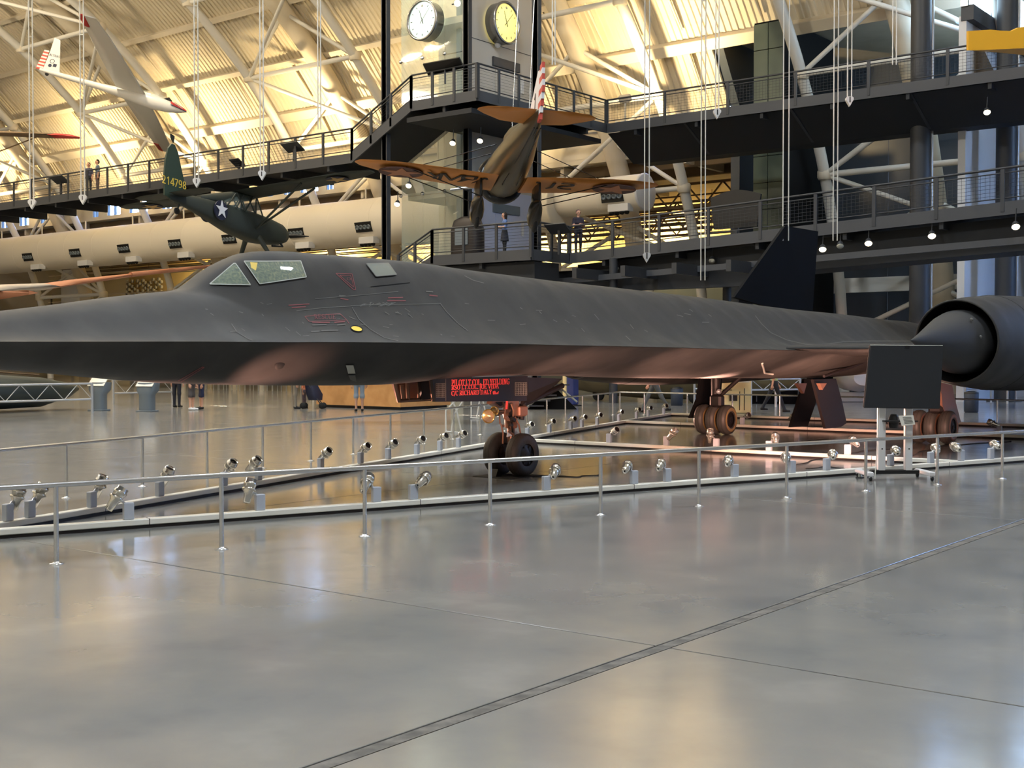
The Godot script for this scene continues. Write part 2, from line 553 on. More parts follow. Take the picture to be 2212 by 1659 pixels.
func arch3(phi: float, inset: float, z: float) -> Vector3:
	var a := arch(phi, inset)
	return Vector3(a.x, a.y, z)
func trusses():
	# triangular arch trusses: one fat tube, two thin chords, struts between them
	for zc in [-92.0, -74.0, -56.0, -38.0, -21.0]:
		var o := thing("arch_truss", "cream tubular arch truss climbing the hangar wall " + {-92.0: "behind the brown hanging wing", -74.0: "behind the white glider", -56.0: "above the olive observation plane", -38.0: "beside the clock tower", -21.0: "in front of the dark portal"}[zc], "truss", Vector3(AX + AA, 0, zc), "arch trusses along the far wall")
		var off := -o.position
		var fat := []
		var c1 := []
		var c2 := []
		for i in 29:
			var ph := lerpf(0.0, 1.62, i / 28.0)
			fat.append(arch3(ph, 1.0, zc) + off)
			c1.append(arch3(ph, 2.4, zc - 4.6) + off)
			c2.append(arch3(ph, 2.4, zc + 4.6) + off)
		part(o, "main_tube", MB.new().tube(fat, 0.55, 14), "cream_steel")
		part(o, "chord_tube", MB.new().tube(c1, 0.27, 10), "white_steel")
		part(o, "chord_tube", MB.new().tube(c2, 0.27, 10), "white_steel")
		var nodes := [0.10, 0.24, 0.38, 0.55, 0.72, 0.90, 1.08]
		for i in nodes.size():
			var ph: float = nodes[i]
			var a := arch3(ph, 2.4, zc - 4.6) + off
			var b := arch3(ph, 2.4, zc + 4.6) + off
			part(o, "strut", MB.new().tube([a, b], 0.15, 8), "white_steel")
			if i + 1 < nodes.size():
				var pn: float = nodes[i + 1]
				var mid := arch3((ph + pn) * 0.5, 1.0, zc) + off
				for e in [a, b]: part(o, "brace", MB.new().tube([e, mid], 0.12, 8), "white_steel")
				part(o, "diagonal", MB.new().tube([a if i % 2 == 0 else b, arch3(pn, 2.4, zc + (4.6 if i % 2 == 0 else -4.6)) + off], 0.12, 8), "white_steel")
			for e in [a, b]: part(o, "node_plate", MB.new().lathe(e - Vector3(0, 0.25, 0), Vector3.UP, [[0.3, 0.0], [0.36, 0.1], [0.36, 0.4], [0.3, 0.5]], 10), "cream_steel")
	# warm floodlights on the walkway side that wash the far wall
	for z in [-33.0, -45.0, -57.0, -69.0, -81.0, -95.0]:
		var p := Vector3(51.0, 14.2, z)
		var o := thing("wall_floodlight", "warm floodlight on a short post washing the corrugated wall", "floodlight", p, "warm floodlights along the far wall")
		part(o, "housing", MB.new().cbox(Vector3(-0.12, 0, 0), Vector3(0.3, 0.35, 0.6), 0.04, Basis(Vector3(0, 0, 1), 0.5)), "cream_steel")
		part(o, "lamp_lens", MB.new().box(Vector3(0.03, 0.08, 0), Vector3(0.03, 0.26, 0.5), Basis(Vector3(0, 0, 1), 0.5)), "lamp_warm")
		part(o, "post", MB.new().tube([Vector3(-0.1, -0.1, 0), Vector3(-0.1, -1.8, 0)], 0.05), "cream_steel")
		spot(p + Vector3(0.25, 0.2, 0), p + Vector3(5.0, 4.5, 0), 66.0, Color(1.0, 0.88, 0.66), 120.0, 0.25)

func side_aisle():
	# clerestory band above the low aisle behind the far wall, with glazed openings to the sky
	var xw := 58.0
	var opens := [[5, 22], [44, 64], [90, 102], [203, 215], [234, 263], [282, 322], [353, 373], [500, 514], [580, 592], [616, 633], [652, 690], [708, 723], [1412, 1465], [1485, 1511], [1528, 1548], [1566, 1634]]
	var spans := []
	for q in opens: spans.append([ox(q[0], 300, xw).z, ox(q[1], 300, xw).z])
	var w := struct("wall_east", null, "", "clerestory band with small bright windows above the low aisle", "wall")
	part(w, "band_top", MB.new().box(Vector3(xw, 14.15, -70.5), Vector3(0.3, 0.9, 79)), "cream_panel")
	part(w, "band_foot", MB.new().box(Vector3(xw, 12.72, -70.5), Vector3(0.3, 0.28, 79)), "cream_panel")
	var z := -110.0
	var k := 1
	for s in spans:
		part(w, "pier", MB.new().box(Vector3(xw, 13.28, (z + s[0]) * 0.5), Vector3(0.3, 0.86, s[0] - z)), "cream_panel")
		var win := struct("window_%d" % k, null, "", "small bright clerestory window under the walkway", "window")
		k += 1
		part(win, "pane", MB.new().box(Vector3(xw + 0.1, 13.28, (s[0] + s[1]) * 0.5), Vector3(0.02, 0.86, s[1] - s[0])), "glass")
		var fr := MB.new()
		for zz in [s[0], (s[0] + s[1]) * 0.5, s[1]]: fr.box(Vector3(xw, 13.28, zz), Vector3(0.2, 0.86, 0.06))
		part(win, "window_frame", fr, "dark_steel")
		z = s[1]
	part(w, "pier", MB.new().box(Vector3(xw, 13.28, (z - 31.0) * 0.5), Vector3(0.3, 0.86, absf(-31.0 - z))), "cream_panel")
	# aisle: flat roof, back wall, joists, warm lamps
	var r := struct("ceiling_aisle", null, "", "flat cream roof over the low side aisle", "ceiling")
	part(r, "roof_slab", MB.new().box(Vector3(68.5, 12.75, -70.5), Vector3(21, 0.2, 80)), "cream_panel")
	for i in 10:
		var zz := -106.0 + 8.0 * i
		part(r, "roof_beam", MB.new().box(Vector3(64.0, 12.35, zz), Vector3(11.6, 0.5, 0.25)), "cream_steel")
	for x in [59.2, 62.5]:
		part(r, "edge_beam", MB.new().box(Vector3(x, 12.3, -70.5), Vector3(0.3, 0.55, 79)), "joist_brown")
	var bw := struct("wall_aisle", null, "", "amber lit back wall of the low side aisle", "wall")
	part(bw, "upper_panel", MB.new().box(Vector3(77.3, 10.2, -70.5), Vector3(0.4, 5.2, 80)), "amber_panel")
	part(bw, "lower_panel", MB.new().box(Vector3(77.3, 3.8, -70.5), Vector3(0.4, 7.7, 80)), "navy_wall")
	struct("wall_aisle_end", MB.new().box(Vector3(68, 6.3, -110.6), Vector3(20, 13, 0.4)), "plain_wall", "end wall of the low side aisle", "wall")
	struct("wall_aisle_side", MB.new().box(Vector3(68, 6.3, -30.8), Vector3(19, 13, 0.4)), "plain_wall", "side wall closing the low aisle beside the dark portal", "wall")
	# open web joists in front of the amber wall
	for x in [63.5, 66.5, 69.5, 72.5]:
		var o := thing("bar_joist", "brown open web roof joist against the amber lit back wall", "joist", Vector3(x, 9.0, -46.5), "open web joists in the aisle")
		var y0: float = 0.9 if x > 66 else 1.5
		for yy in [y0, y0 + 1.3]:
			part(o, "chord", MB.new().box(Vector3(0, yy, 0), Vector3(0.16, 0.14, 31)), "joist_brown")
		for i in 26:
			var za := -15.5 + 31.0 * i / 26.0
			var zb := za + 31.0 / 26.0
			var up: bool = i % 2 == 0
			part(o, "web_bar", MB.new().tube([Vector3(0, y0 if up else y0 + 1.3, za), Vector3(0, y0 + 1.3 if up else y0, zb)], 0.055, 5), "joist_brown")
	for x in [64.0, 68.0, 72.0]:
		var o := thing("pipe_rack", "stack of thin brown pipes hung under the aisle roof", "pipes", Vector3(x, 11.2, -70), "thin pipe stacks under the aisle roof")
		for i in 5: part(o, "pipe", MB.new().tube([Vector3(0, -0.35 * i, -38), Vector3(0, -0.35 * i, 38)], 0.05, 5), "joist_brown")
		for e in [-30.0, 0.0, 30.0]: part(o, "pipe_hanger", MB.new().tube([Vector3(0, -1.45, e), Vector3(0, 1.5, e)], 0.02, 4), "joist_brown")
	for z2 in [-36.0, -46.0, -56.0, -68.0, -80.0, -94.0]:
		var p := Vector3(74.5, 11.6, z2)
		var o := thing("aisle_lamp", "warm aisle lamp hanging before the amber back wall", "lamp", p, "warm lamps in the aisle")
		part(o, "shade", MB.new().lathe(Vector3.ZERO, Vector3.UP, [[0.35, 0.0], [0.3, 0.15], [0.1, 0.35], [0.05, 0.5], [0.04, 1.1]], 12), "dark_steel")
		part(o, "lamp_bulb", MB.new().lathe(Vector3(0, -0.1, 0), Vector3.UP, [[0.05, 0.0], [0.18, 0.05], [0.2, 0.1], [0.1, 0.2]], 12), "bulb_white")
		area_light(p + Vector3(0, -0.15, 0), Vector3(0.6, -0.6, 0), 0.5, 0.5, Color(1.0, 0.86, 0.58), 170.0)
	# rack of white round tube ends on the dark wall far left
	var rk := thing("tube_rack", "rack of round white tube ends on the dark aisle wall", "rack", Vector3(75.5, 3.0, -84))
	var rm: Mesh = MB.new().lathe(Vector3.ZERO, Vector3.LEFT, [[0.001, 0.2], [0.16, 0.2], [0.17, 0.16], [0.17, 0.0]], 12, false).done()
	for i in 13:
		for j in 6:
			if (i + j * 3) % 7 == 3: continue
			var p := ox(207 + i * 11.5 + (5 if j % 2 else 0), 614 + j * 5.4 - i * 0.9, 76.9) - rk.position
			var e := part(rk, "tube_end", rm, "white_paint")
			e.position = p
	part(rk, "frame", MB.new().box(Vector3(1.5, 1.0, 0), Vector3(0.1, 5.0, 22)), "black_plastic")
	var dr := thing("pale_door", "pale arched glowing door panel in the dark aisle wall", "door", Vector3(67.0, 6.5, ox(153, 660, 67.0).z))
	var pr := []
	for q in [[-1.6, 0.0], [1.6, 0.0], [1.6, 3.0], [1.2, 3.5], [-1.2, 3.5], [-1.6, 3.0]]: pr.append(Vector3(0, q[1], q[0]))
	part(dr, "leaf", MB.new().prism(pr, Vector3(0.1, 0, 0)), "paper")
	part(dr, "sill", MB.new().box(Vector3(0, -0.05, 0), Vector3(0.3, 0.1, 3.4)), "dark_steel")
	var mz := thing("aisle_mezzanine", "dark mezzanine edge with thin railings in the low aisle", "mezzanine", Vector3(68.6, 6.5, -92))
	part(mz, "deck", MB.new().box(Vector3(0, -0.6, 0), Vector3(3.0, 0.6, 34)), "dark_deck")
	for i in 4: part(mz, "pillar", MB.new().box(Vector3(0, -3.7, -15.0 + 10.0 * i), Vector3(0.5, 5.7, 0.5)), "cream_steel")
	for yy in [0.5, 1.0, 2.6, 3.0]: part(mz, "rail", MB.new().tube([Vector3(-1.5, yy, -17), Vector3(-1.5, yy, 17)], 0.05, 6), "cream_steel")
	for i in 12: part(mz, "post", MB.new().box(Vector3(-1.5, 0.3, -16.5 + 3.0 * i), Vector3(0.12, 1.4, 0.12)), "dark_steel")

func portal():
	var w := struct("wall_portal", null, "", "dark navy portal wall behind the white trusses", "wall")
	var zs := -31.0
	for i in 6:
		part(w, "wall_panel", MB.new().box(Vector3(66.2, 9.0, zs + 2.55 + i * 5.1), Vector3(0.4, 18.4, 5.08)), "navy_wall")
	part(w, "soffit", MB.new().box(Vector3(61.2, 17.9, -15.5), Vector3(11.6, 0.3, 31)), "cream_panel")
	part(w, "return_panel", MB.new().prism([Vector3(57.8, 0, -31.02), Vector3(66.2, 0, -31.02), Vector3(66.2, 18, -31.02), Vector3(55.7, 17.75, -31.02), Vector3(57.8, 14.6, -31.02)], Vector3(0, 0, 0.5)), "navy_wall")
	part(w, "end_panel", MB.new().box(Vector3(62, 9, 0.2), Vector3(9, 18.4, 0.4)), "plain_wall")
	part(w, "side_panel", MB.new().box(Vector3(62, 9, 10), Vector3(0.4, 18.4, 20)), "plain_wall")
	var sky := struct("window_skylight", null, "", "glazed skylight strip over the entrance end of the portal", "window")
	for i in 5:
		part(sky, "pane", MB.new().box(Vector3(58.9, 17.75, 2.0 + 4.0 * i), Vector3(6.2, 0.02, 3.9)), "glass")
		part(sky, "glazing_bar", MB.new().box(Vector3(58.9, 17.8, 4.0 * i), Vector3(6.4, 0.12, 0.1)), "galvanised")
	part(w, "white_girder", MB.new().box(ox(1890, 615, 62.5), Vector3(0.4, 0.75, 9.6)), "white_steel")
	# tower clad in slate glass tiles
	var t := thing("tile_tower", "tall narrow tower clad in grey green glass tiles beside the dark portal", "tower", Vector3(54.0, 0, -27.0))
	part(t, "core", MB.new().box(Vector3(3.0, 8.8, -0.06), Vector3(5.8, 17.6, 1.5)), "jet_black")
	for i in 2:
		for j in 14:
			part(t, "tile", MB.new().cbox(Vector3(0.06, 0.65 + 1.25 * j, -0.44 + 0.76 * i), Vector3(0.06, 1.22, 0.73), 0.008), "slate_tile")
	# annex side wall with lit window band
	var a := struct("wall_annex", null, "", "pale grey annex wall under a bright window band", "wall")
	part(a, "lower_wall", MB.new().box(Vector3(58.3, 7.7, -17.0), Vector3(14.5, 15.6, 0.3)), "white_paint")
	part(a, "sill_beam", MB.new().box(Vector3(58.3, 15.6, -16.8), Vector3(14.6, 0.6, 0.5)), "fascia")
	part(a, "brown_panel", MB.new().prism([Vector3(52, 12.4, -16.82), Vector3(57.5, 12.4, -16.82), Vector3(52, 15.0, -16.82)], Vector3(0, 0, 0.04)), "joist_brown")
	var wn := struct("window_annex", null, "", "bright daylight window band of the annex wall", "window")
	for i in 5:
		part(wn, "pane", MB.new().box(Vector3(52.4 + 2.9 * i, 16.8, -17.0), Vector3(2.8, 1.8, 0.06)), "annex_window_light")
		part(wn, "mullion", MB.new().box(Vector3(51.0 + 2.9 * i, 16.8, -16.9), Vector3(0.16, 1.9, 0.3)), "galvanised")
	area_light(Vector3(58.3, 16.8, -16.7), Vector3(-0.35, -0.35, 1.0), 14.0, 1.7, Color(0.55, 0.74, 1.0), 40.0)
	part(wn, "head", MB.new().box(Vector3(58.3, 17.72, -17.0), Vector3(14.5, 0.1, 0.5)), "galvanised")
	for q in [[1985, 50.0], [2170, 52.5]]:
		var b := ox(q[0], 771, q[1])
		var c := thing("dark_column", "thick dark round steel column rising past both walkways", "column", Vector3(b.x, 0, b.z), "thick dark columns by the portal")
		part(c, "shaft", MB.new().tube([Vector3.ZERO, Vector3(0, 17.7, 0)], 0.4, 20), "dark_steel")
		part(c, "base_plate", MB.new().cbox(Vector3(0, 0.03, 0), Vector3(1.1, 0.06, 1.1), 0.01), "dark_steel")
		part(c, "pipe", MB.new().tube([Vector3(0.3, 0, 0.36), Vector3(0.3, 17.7, 0.36)], 0.06, 8), "galvanised")
	var pp := thing("elbow_pipe", "white elbow pipe running down the dark portal wall", "pipe", ox(1778, 320, 65.8))
	part(pp, "pipe", MB.new().tube([Vector3(0, 1.7, 0), Vector3(0, 0.3, 0), Vector3(0, 0.05, -0.25), Vector3(0, 0, -0.6)], 0.12, 8), "white_steel")
	part(pp, "flange", MB.new().tube([Vector3(0, 0, -0.6), Vector3(0, 0, -0.7)], 0.17, 8), "white_steel")

# a straight walkway edge from a to b (deck level, front edge), going back by "back"
func run(o: Node3D, a: Vector3, b: Vector3, back: Vector3, n_posts: int, deck := true, mesh_fill := false):
	var off := -o.position
	a += off
	b += off
	var dir := (b - a).normalized()
	var flat_dir := Vector3(dir.x, 0, dir.z).normalized()
	if deck:
		var mb := MB.new()
		mb.prism([a + Vector3(0, -0.05, 0), b + Vector3(0, -0.05, 0), b + back + Vector3(0, -0.05, 0), a + back + Vector3(0, -0.05, 0)], Vector3(0, -0.14, 0))
		part(o, "deck", mb, "dark_deck")
		part(o, "fascia", MB.new().prism([a, b, b - Vector3(0, 0.42, 0), a - Vector3(0, 0.42, 0)], -back.normalized() * 0.06), "fascia")
		var n := int((b - a).length() / 3.0)
		for i in n:
			var p := a.lerp(b, (i + 0.5) / n) + back * 0.5 - Vector3(0, 0.42, 0)
			part(o, "deck_beam", MB.new().box(p, Vector3(back.length() if absf(back.x) > 0.1 else 0.14, 0.45, 0.14 if absf(back.x) > 0.1 else back.length())), "dark_deck")
	var h := Vector3(0, 1.07, 0)
	part(o, "handrail", MB.new().tube([a + h, b + h], 0.04, 8), "dark_steel")
	for y in [0.92, 0.12]: part(o, "rail", MB.new().tube([a + Vector3(0, y, 0), b + Vector3(0, y, 0)], 0.022, 6), "dark_steel")
	var wires := MB.new()
	for i in 6:
		var y := 0.22 + 0.12 * i
		wires.tube([a + Vector3(0, y, 0), b + Vector3(0, y, 0)], 0.005, 4, false)
	if mesh_fill:
		var n2 := int((b - a).length() / 0.15)
		for i in n2:
			var p := a.lerp(b, float(i) / n2)
			wires.tube([p + Vector3(0, 0.12, 0), p + Vector3(0, 0.92, 0)], 0.005, 4, false)
	var ws := part(o, "wire_infill", wires, "dark_steel")
	ws.set_meta("kind", "stuff")
	for i in n_posts:
		var p := a.lerp(b, float(i) / maxi(1, n_posts - 1))
		part(o, "post", MB.new().box(p + Vector3(0, 0.36, 0) - back.normalized() * 0.05, Vector3(0.06, 1.35, 0.12) if absf(flat_dir.z) > 0.5 else Vector3(0.12, 1.35, 0.06)), "dark_steel")

func walkways():
	var X0 := 38.5
	var yu := 12.4
	var yl := 10.6
	var cz := ox(1031, 200, X0).z           # near corner of the upper platform
	var sz := ox(890, 229, X0).z            # top of the stair
	var bz := ox(762, 335, X0).z            # foot of the stair
	var o := thing("elevated_walkway", "long dark elevated walkway with railing running left of the stair", "walkway", Vector3(X0, yl, bz))
	run(o, Vector3(X0, yl, -109.0), Vector3(X0, yl, bz), Vector3(3.2, 0, 0), 40)
	for z in [-104.0]: part(o, "support", MB.new().tube([Vector3(1.6, -0.4, z - bz), Vector3(1.6, -10.6, z - bz)], 0.2, 12), "dark_steel")
	var s := thing("steel_stair", "dark steel stair climbing from the long walkway to the clock platform", "stair", Vector3(X0, yl, bz))
	run(s, Vector3(X0, yl, bz), Vector3(X0, yu, sz), Vector3(3.0, 0, 0), 4, false)
	part(s, "stringer", MB.new().prism([Vector3(0, 0.05, 0), Vector3(0, yu - yl + 0.05, sz - bz), Vector3(0, yu - yl - 0.42, sz - bz), Vector3(0, -0.42, 0)], Vector3(-0.08, 0, 0)), "fascia")
	part(s, "stringer", MB.new().prism([Vector3(3, 0.05, 0), Vector3(3, yu - yl + 0.05, sz - bz), Vector3(3, yu - yl - 0.42, sz - bz), Vector3(3, -0.42, 0)], Vector3(0.08, 0, 0)), "cream_steel")
	part(s, "stair_soffit", MB.new().prism([Vector3(0.05, -0.3, 0), Vector3(0.05, yu - yl - 0.3, sz - bz), Vector3(2.95, yu - yl - 0.3, sz - bz), Vector3(2.95, -0.3, 0)], Vector3(0, -0.04, 0)), "dark_deck")
	var nst := 11
	for i in nst:
		var f := (i + 0.5) / nst
		part(s, "tread", MB.new().box(Vector3(1.5, (yu - yl) * f - 0.06, (sz - bz) * f), Vector3(2.9, 0.06, absf(sz - bz) / nst * 1.05)), "dark_deck")
		part(s, "riser", MB.new().box(Vector3(1.5, (yu - yl) * f - 0.15, (sz - bz) * (i + 1.0) / nst), Vector3(2.9, 0.2, 0.03)), "dark_deck")
	var u := thing("clock_platform", "dark upper platform in front of the clock tower with a railing", "platform", Vector3(X0, yu, cz))
	run(u, Vector3(X0, yu, sz), Vector3(X0, yu, cz), Vector3(3.0, 0, 0), 4)
	run(u, Vector3(X0, yu, cz), Vector3(47.7, yu, cz), Vector3(0, 0, -3.6), 8)
	part(u, "soffit", MB.new().box(Vector3(4.6, -0.75, (sz - cz) * 0.5 - 0.3), Vector3(9.2, 0.2, absf(sz - cz))), "dark_deck")
	var r := thing("upper_walkway", "dark upper walkway with mesh railing crossing above the portal", "walkway", Vector3(47.7, yu, cz))
	run(r, Vector3(47.7, yu, cz), Vector3(47.7, yu, -4.0), Vector3(3.0, 0, 0), 10, true, true)
	part(r, "soffit", MB.new().prism([Vector3(0.1, -0.42, 0), Vector3(0.1, -0.42, absf(cz) - 4), Vector3(2.2, -1.5, absf(cz) - 4), Vector3(2.2, -1.5, 0)], Vector3(0.1, -0.05, 0)), "dark_deck")
	part(r, "soffit_back", MB.new().box(Vector3(2.9, -0.9, (absf(cz) - 4) * 0.5), Vector3(1.3, 1.2, absf(cz) - 4)), "dark_deck")
	for i in 4:
		var zz := 4.0 + 5.0 * i
		part(r, "bracket", MB.new().prism([Vector3(0.0, -0.42, zz), Vector3(2.2, -0.42, zz), Vector3(2.2, -1.5, zz)], Vector3(0, 0, 0.12)), "dark_steel")
	# lower platform and ramp
	var yp := 5.95
	var za := ox(935, 545, X0).z
	var zb := ox(1148, 540, X0).z
	var lp := thing("lower_platform", "dark lower platform where a woman stands, with railing", "platform", Vector3(X0, yp, zb))
	run(lp, Vector3(X0, yp, za), Vector3(X0, yp, zb), Vector3(3.4, 0, 0), 4)
	run(lp, Vector3(X0, yp, zb), Vector3(41.0, yp, zb), Vector3(0, 0, -3.4), 3)
	run(lp, ox(862, 540, X0) * Vector3(1, 0, 1) + Vector3(0, yp - 0.9, 0), Vector3(X0, yp, za), Vector3(3.0, 0, 0), 3)
	part(lp, "under_beam", MB.new().box(Vector3(1.0, -0.8, (za - zb) * 0.5), Vector3(1.6, 0.7, absf(za - zb))), "dark_deck")
	part(lp, "under_beam", MB.new().box(Vector3(3.2, -1.1, (za - zb) * 0.5 + 4), Vector3(0.3, 0.9, absf(za - zb) + 12)), "dark_deck")
	for i in 7: part(lp, "cross_beam", MB.new().box(Vector3(3.0, -0.95, za - zb + 2.2 * i), Vector3(4.6, 0.4, 0.2)), "dark_steel")
	part(lp, "knee_brace", MB.new().tube([Vector3(0.4, -0.5, -1.0), Vector3(0.6, -2.4, -4.0)], 0.12, 8), "fascia")
	part(lp, "hanger_post", MB.new().tube([Vector3(0.4, -0.4, -4.6), Vector3(0.4, -2.6, -4.6)], 0.1, 8), "fascia")
	var rp := thing("lower_ramp", "dark lower walkway ramp with railing rising behind the jet tail", "walkway", Vector3(41.0, yp, zb))
	run(rp, Vector3(41.0, yp, zb), Vector3(41.0, yp + 1.05, -6.0), Vector3(3.0, 0, 0), 12, true, true)
	part(rp, "girder", MB.new().prism([Vector3(0.6, -0.42, 0), Vector3(0.6, 0.6, absf(zb) - 6), Vector3(0.6, -0.5, absf(zb) - 6), Vector3(0.6, -1.5, 0)], Vector3(1.8, 0, 0)), "dark_deck")
	part(rp, "lower_girder", MB.new().prism([Vector3(-0.3, -1.2, -6), Vector3(-0.3, -0.2, absf(zb) - 6), Vector3(-0.3, -0.42, absf(zb) - 6), Vector3(-0.3, -1.42, -6)], Vector3(0.15, 0, 0)), "fascia")
	for q in [[1325, 41.0], [1570, 43.0]]:
		var b := ox(q[0], 771, q[1])
		part(rp, "support", MB.new().tube([Vector3(b.x, 0, b.z) - rp.position, Vector3(b.x, yp - 0.3, b.z) - rp.position], 0.17, 12), "dark_steel")
	# small spotlights hanging under the ramp and platforms
	for q in [[1330, 578, 41.2, 0], [1538, 562, 41.4, 0], [1777, 537, 41.0, 1], [1815, 530, 41.0, 0], [1876, 524, 41.0, 1], [2013, 508, 41.0, 1], [2194, 488, 40.5, 1], [2132, 241, 47.4, 1], [978, 308, 39.5, 1], [1037, 303, 40.0, 1], [883, 400, 39.0, 1], [858, 440, 39.6, 1]]:
		var p := ox(q[0], q[1], q[2])
		var l := thing("hanging_spot", "small round spotlight hanging under the dark walkway", "spotlight", p, "small spotlights under the walkways")
		var aim := Vector3(-0.55, -0.8, 0.25).normalized()
		part(l, "can", MB.new().lathe(-aim * 0.16, aim, [[0.06, 0.0], [0.09, 0.04], [0.12, 0.16], [0.13, 0.2]], 12), "dark_steel")
		part(l, "lamp_lens", MB.new().lathe(aim * 0.04, aim, [[0.125, 0.0], [0.11, 0.03], [0.001, 0.05]], 12), "bulb_white" if q[3] == 1 else "lens")
		part(l, "stem", MB.new().tube([-aim * 0.1, Vector3(0.05, 0.55, 0)], 0.02, 6), "dark_steel")
	# reading panels on the railings
	for q in [[128, 388, X0, 1.2], [632, 318, X0, 1.1], [513, 352, X0 + 1.2, 0.7], [1205, 494, 39.5, 1.0], [1588, 452, 42.2, 2.1]]:
		var p := ox(q[0], q[1], q[2])
		var l := thing("reader_panel", ["dark slanted reader panel on the long walkway railing", "dark slanted reader panel beside the foot of the stair", "brown display pedestal standing on the long walkway", "dark slanted reader panel beside the man on the lower platform", "large dark arched display panel before the amber aisle"][[128, 632, 513, 1205, 1588].find(q[0])], "panel", p)
		var wd: float = q[3]
		var rot := Basis(Vector3(0, 0, 1), -0.6)
		if wd > 2.0:
			var pl := []
			for k in 9: pl.append(Vector3(0, 0.5 + 0.22 * sin(PI * k / 8.0), -1.05 + 2.1 * k / 8.0))
			pl.append(Vector3(0, -0.7, 0.9))
			pl.append(Vector3(0, -0.7, -0.9))
			part(l, "board", MB.new().prism(pl, Vector3(0.1, 0, 0)), "black_plastic")
		else:
			part(l, "board", MB.new().cbox(Vector3.ZERO, Vector3(0.6, 0.05, wd), 0.01, rot), "dark_steel")
		part(l, "leg", MB.new().box(Vector3(0.1, -0.5, 0), Vector3(0.1, 1.0, 0.1)), "dark_steel")
	var bp := thing("tilted_board", "large black tilted board on the clock platform railing", "panel", ox(958, 148, X0 - 0.1))
	part(bp, "board", MB.new().prism([ox(913, 139, X0 - 0.3) - bp.position, ox(991, 125, X0 - 0.3) - bp.position, ox(1002, 147, X0 + 0.2) - bp.position, ox(926, 166, X0 + 0.2) - bp.position], Vector3(0.05, 0.05, 0)), "black_plastic")
	part(bp, "arm", MB.new().tube([Vector3(0.1, 0, 0.0), Vector3(0.1, -0.6, 0.0)], 0.04, 6), "dark_steel")

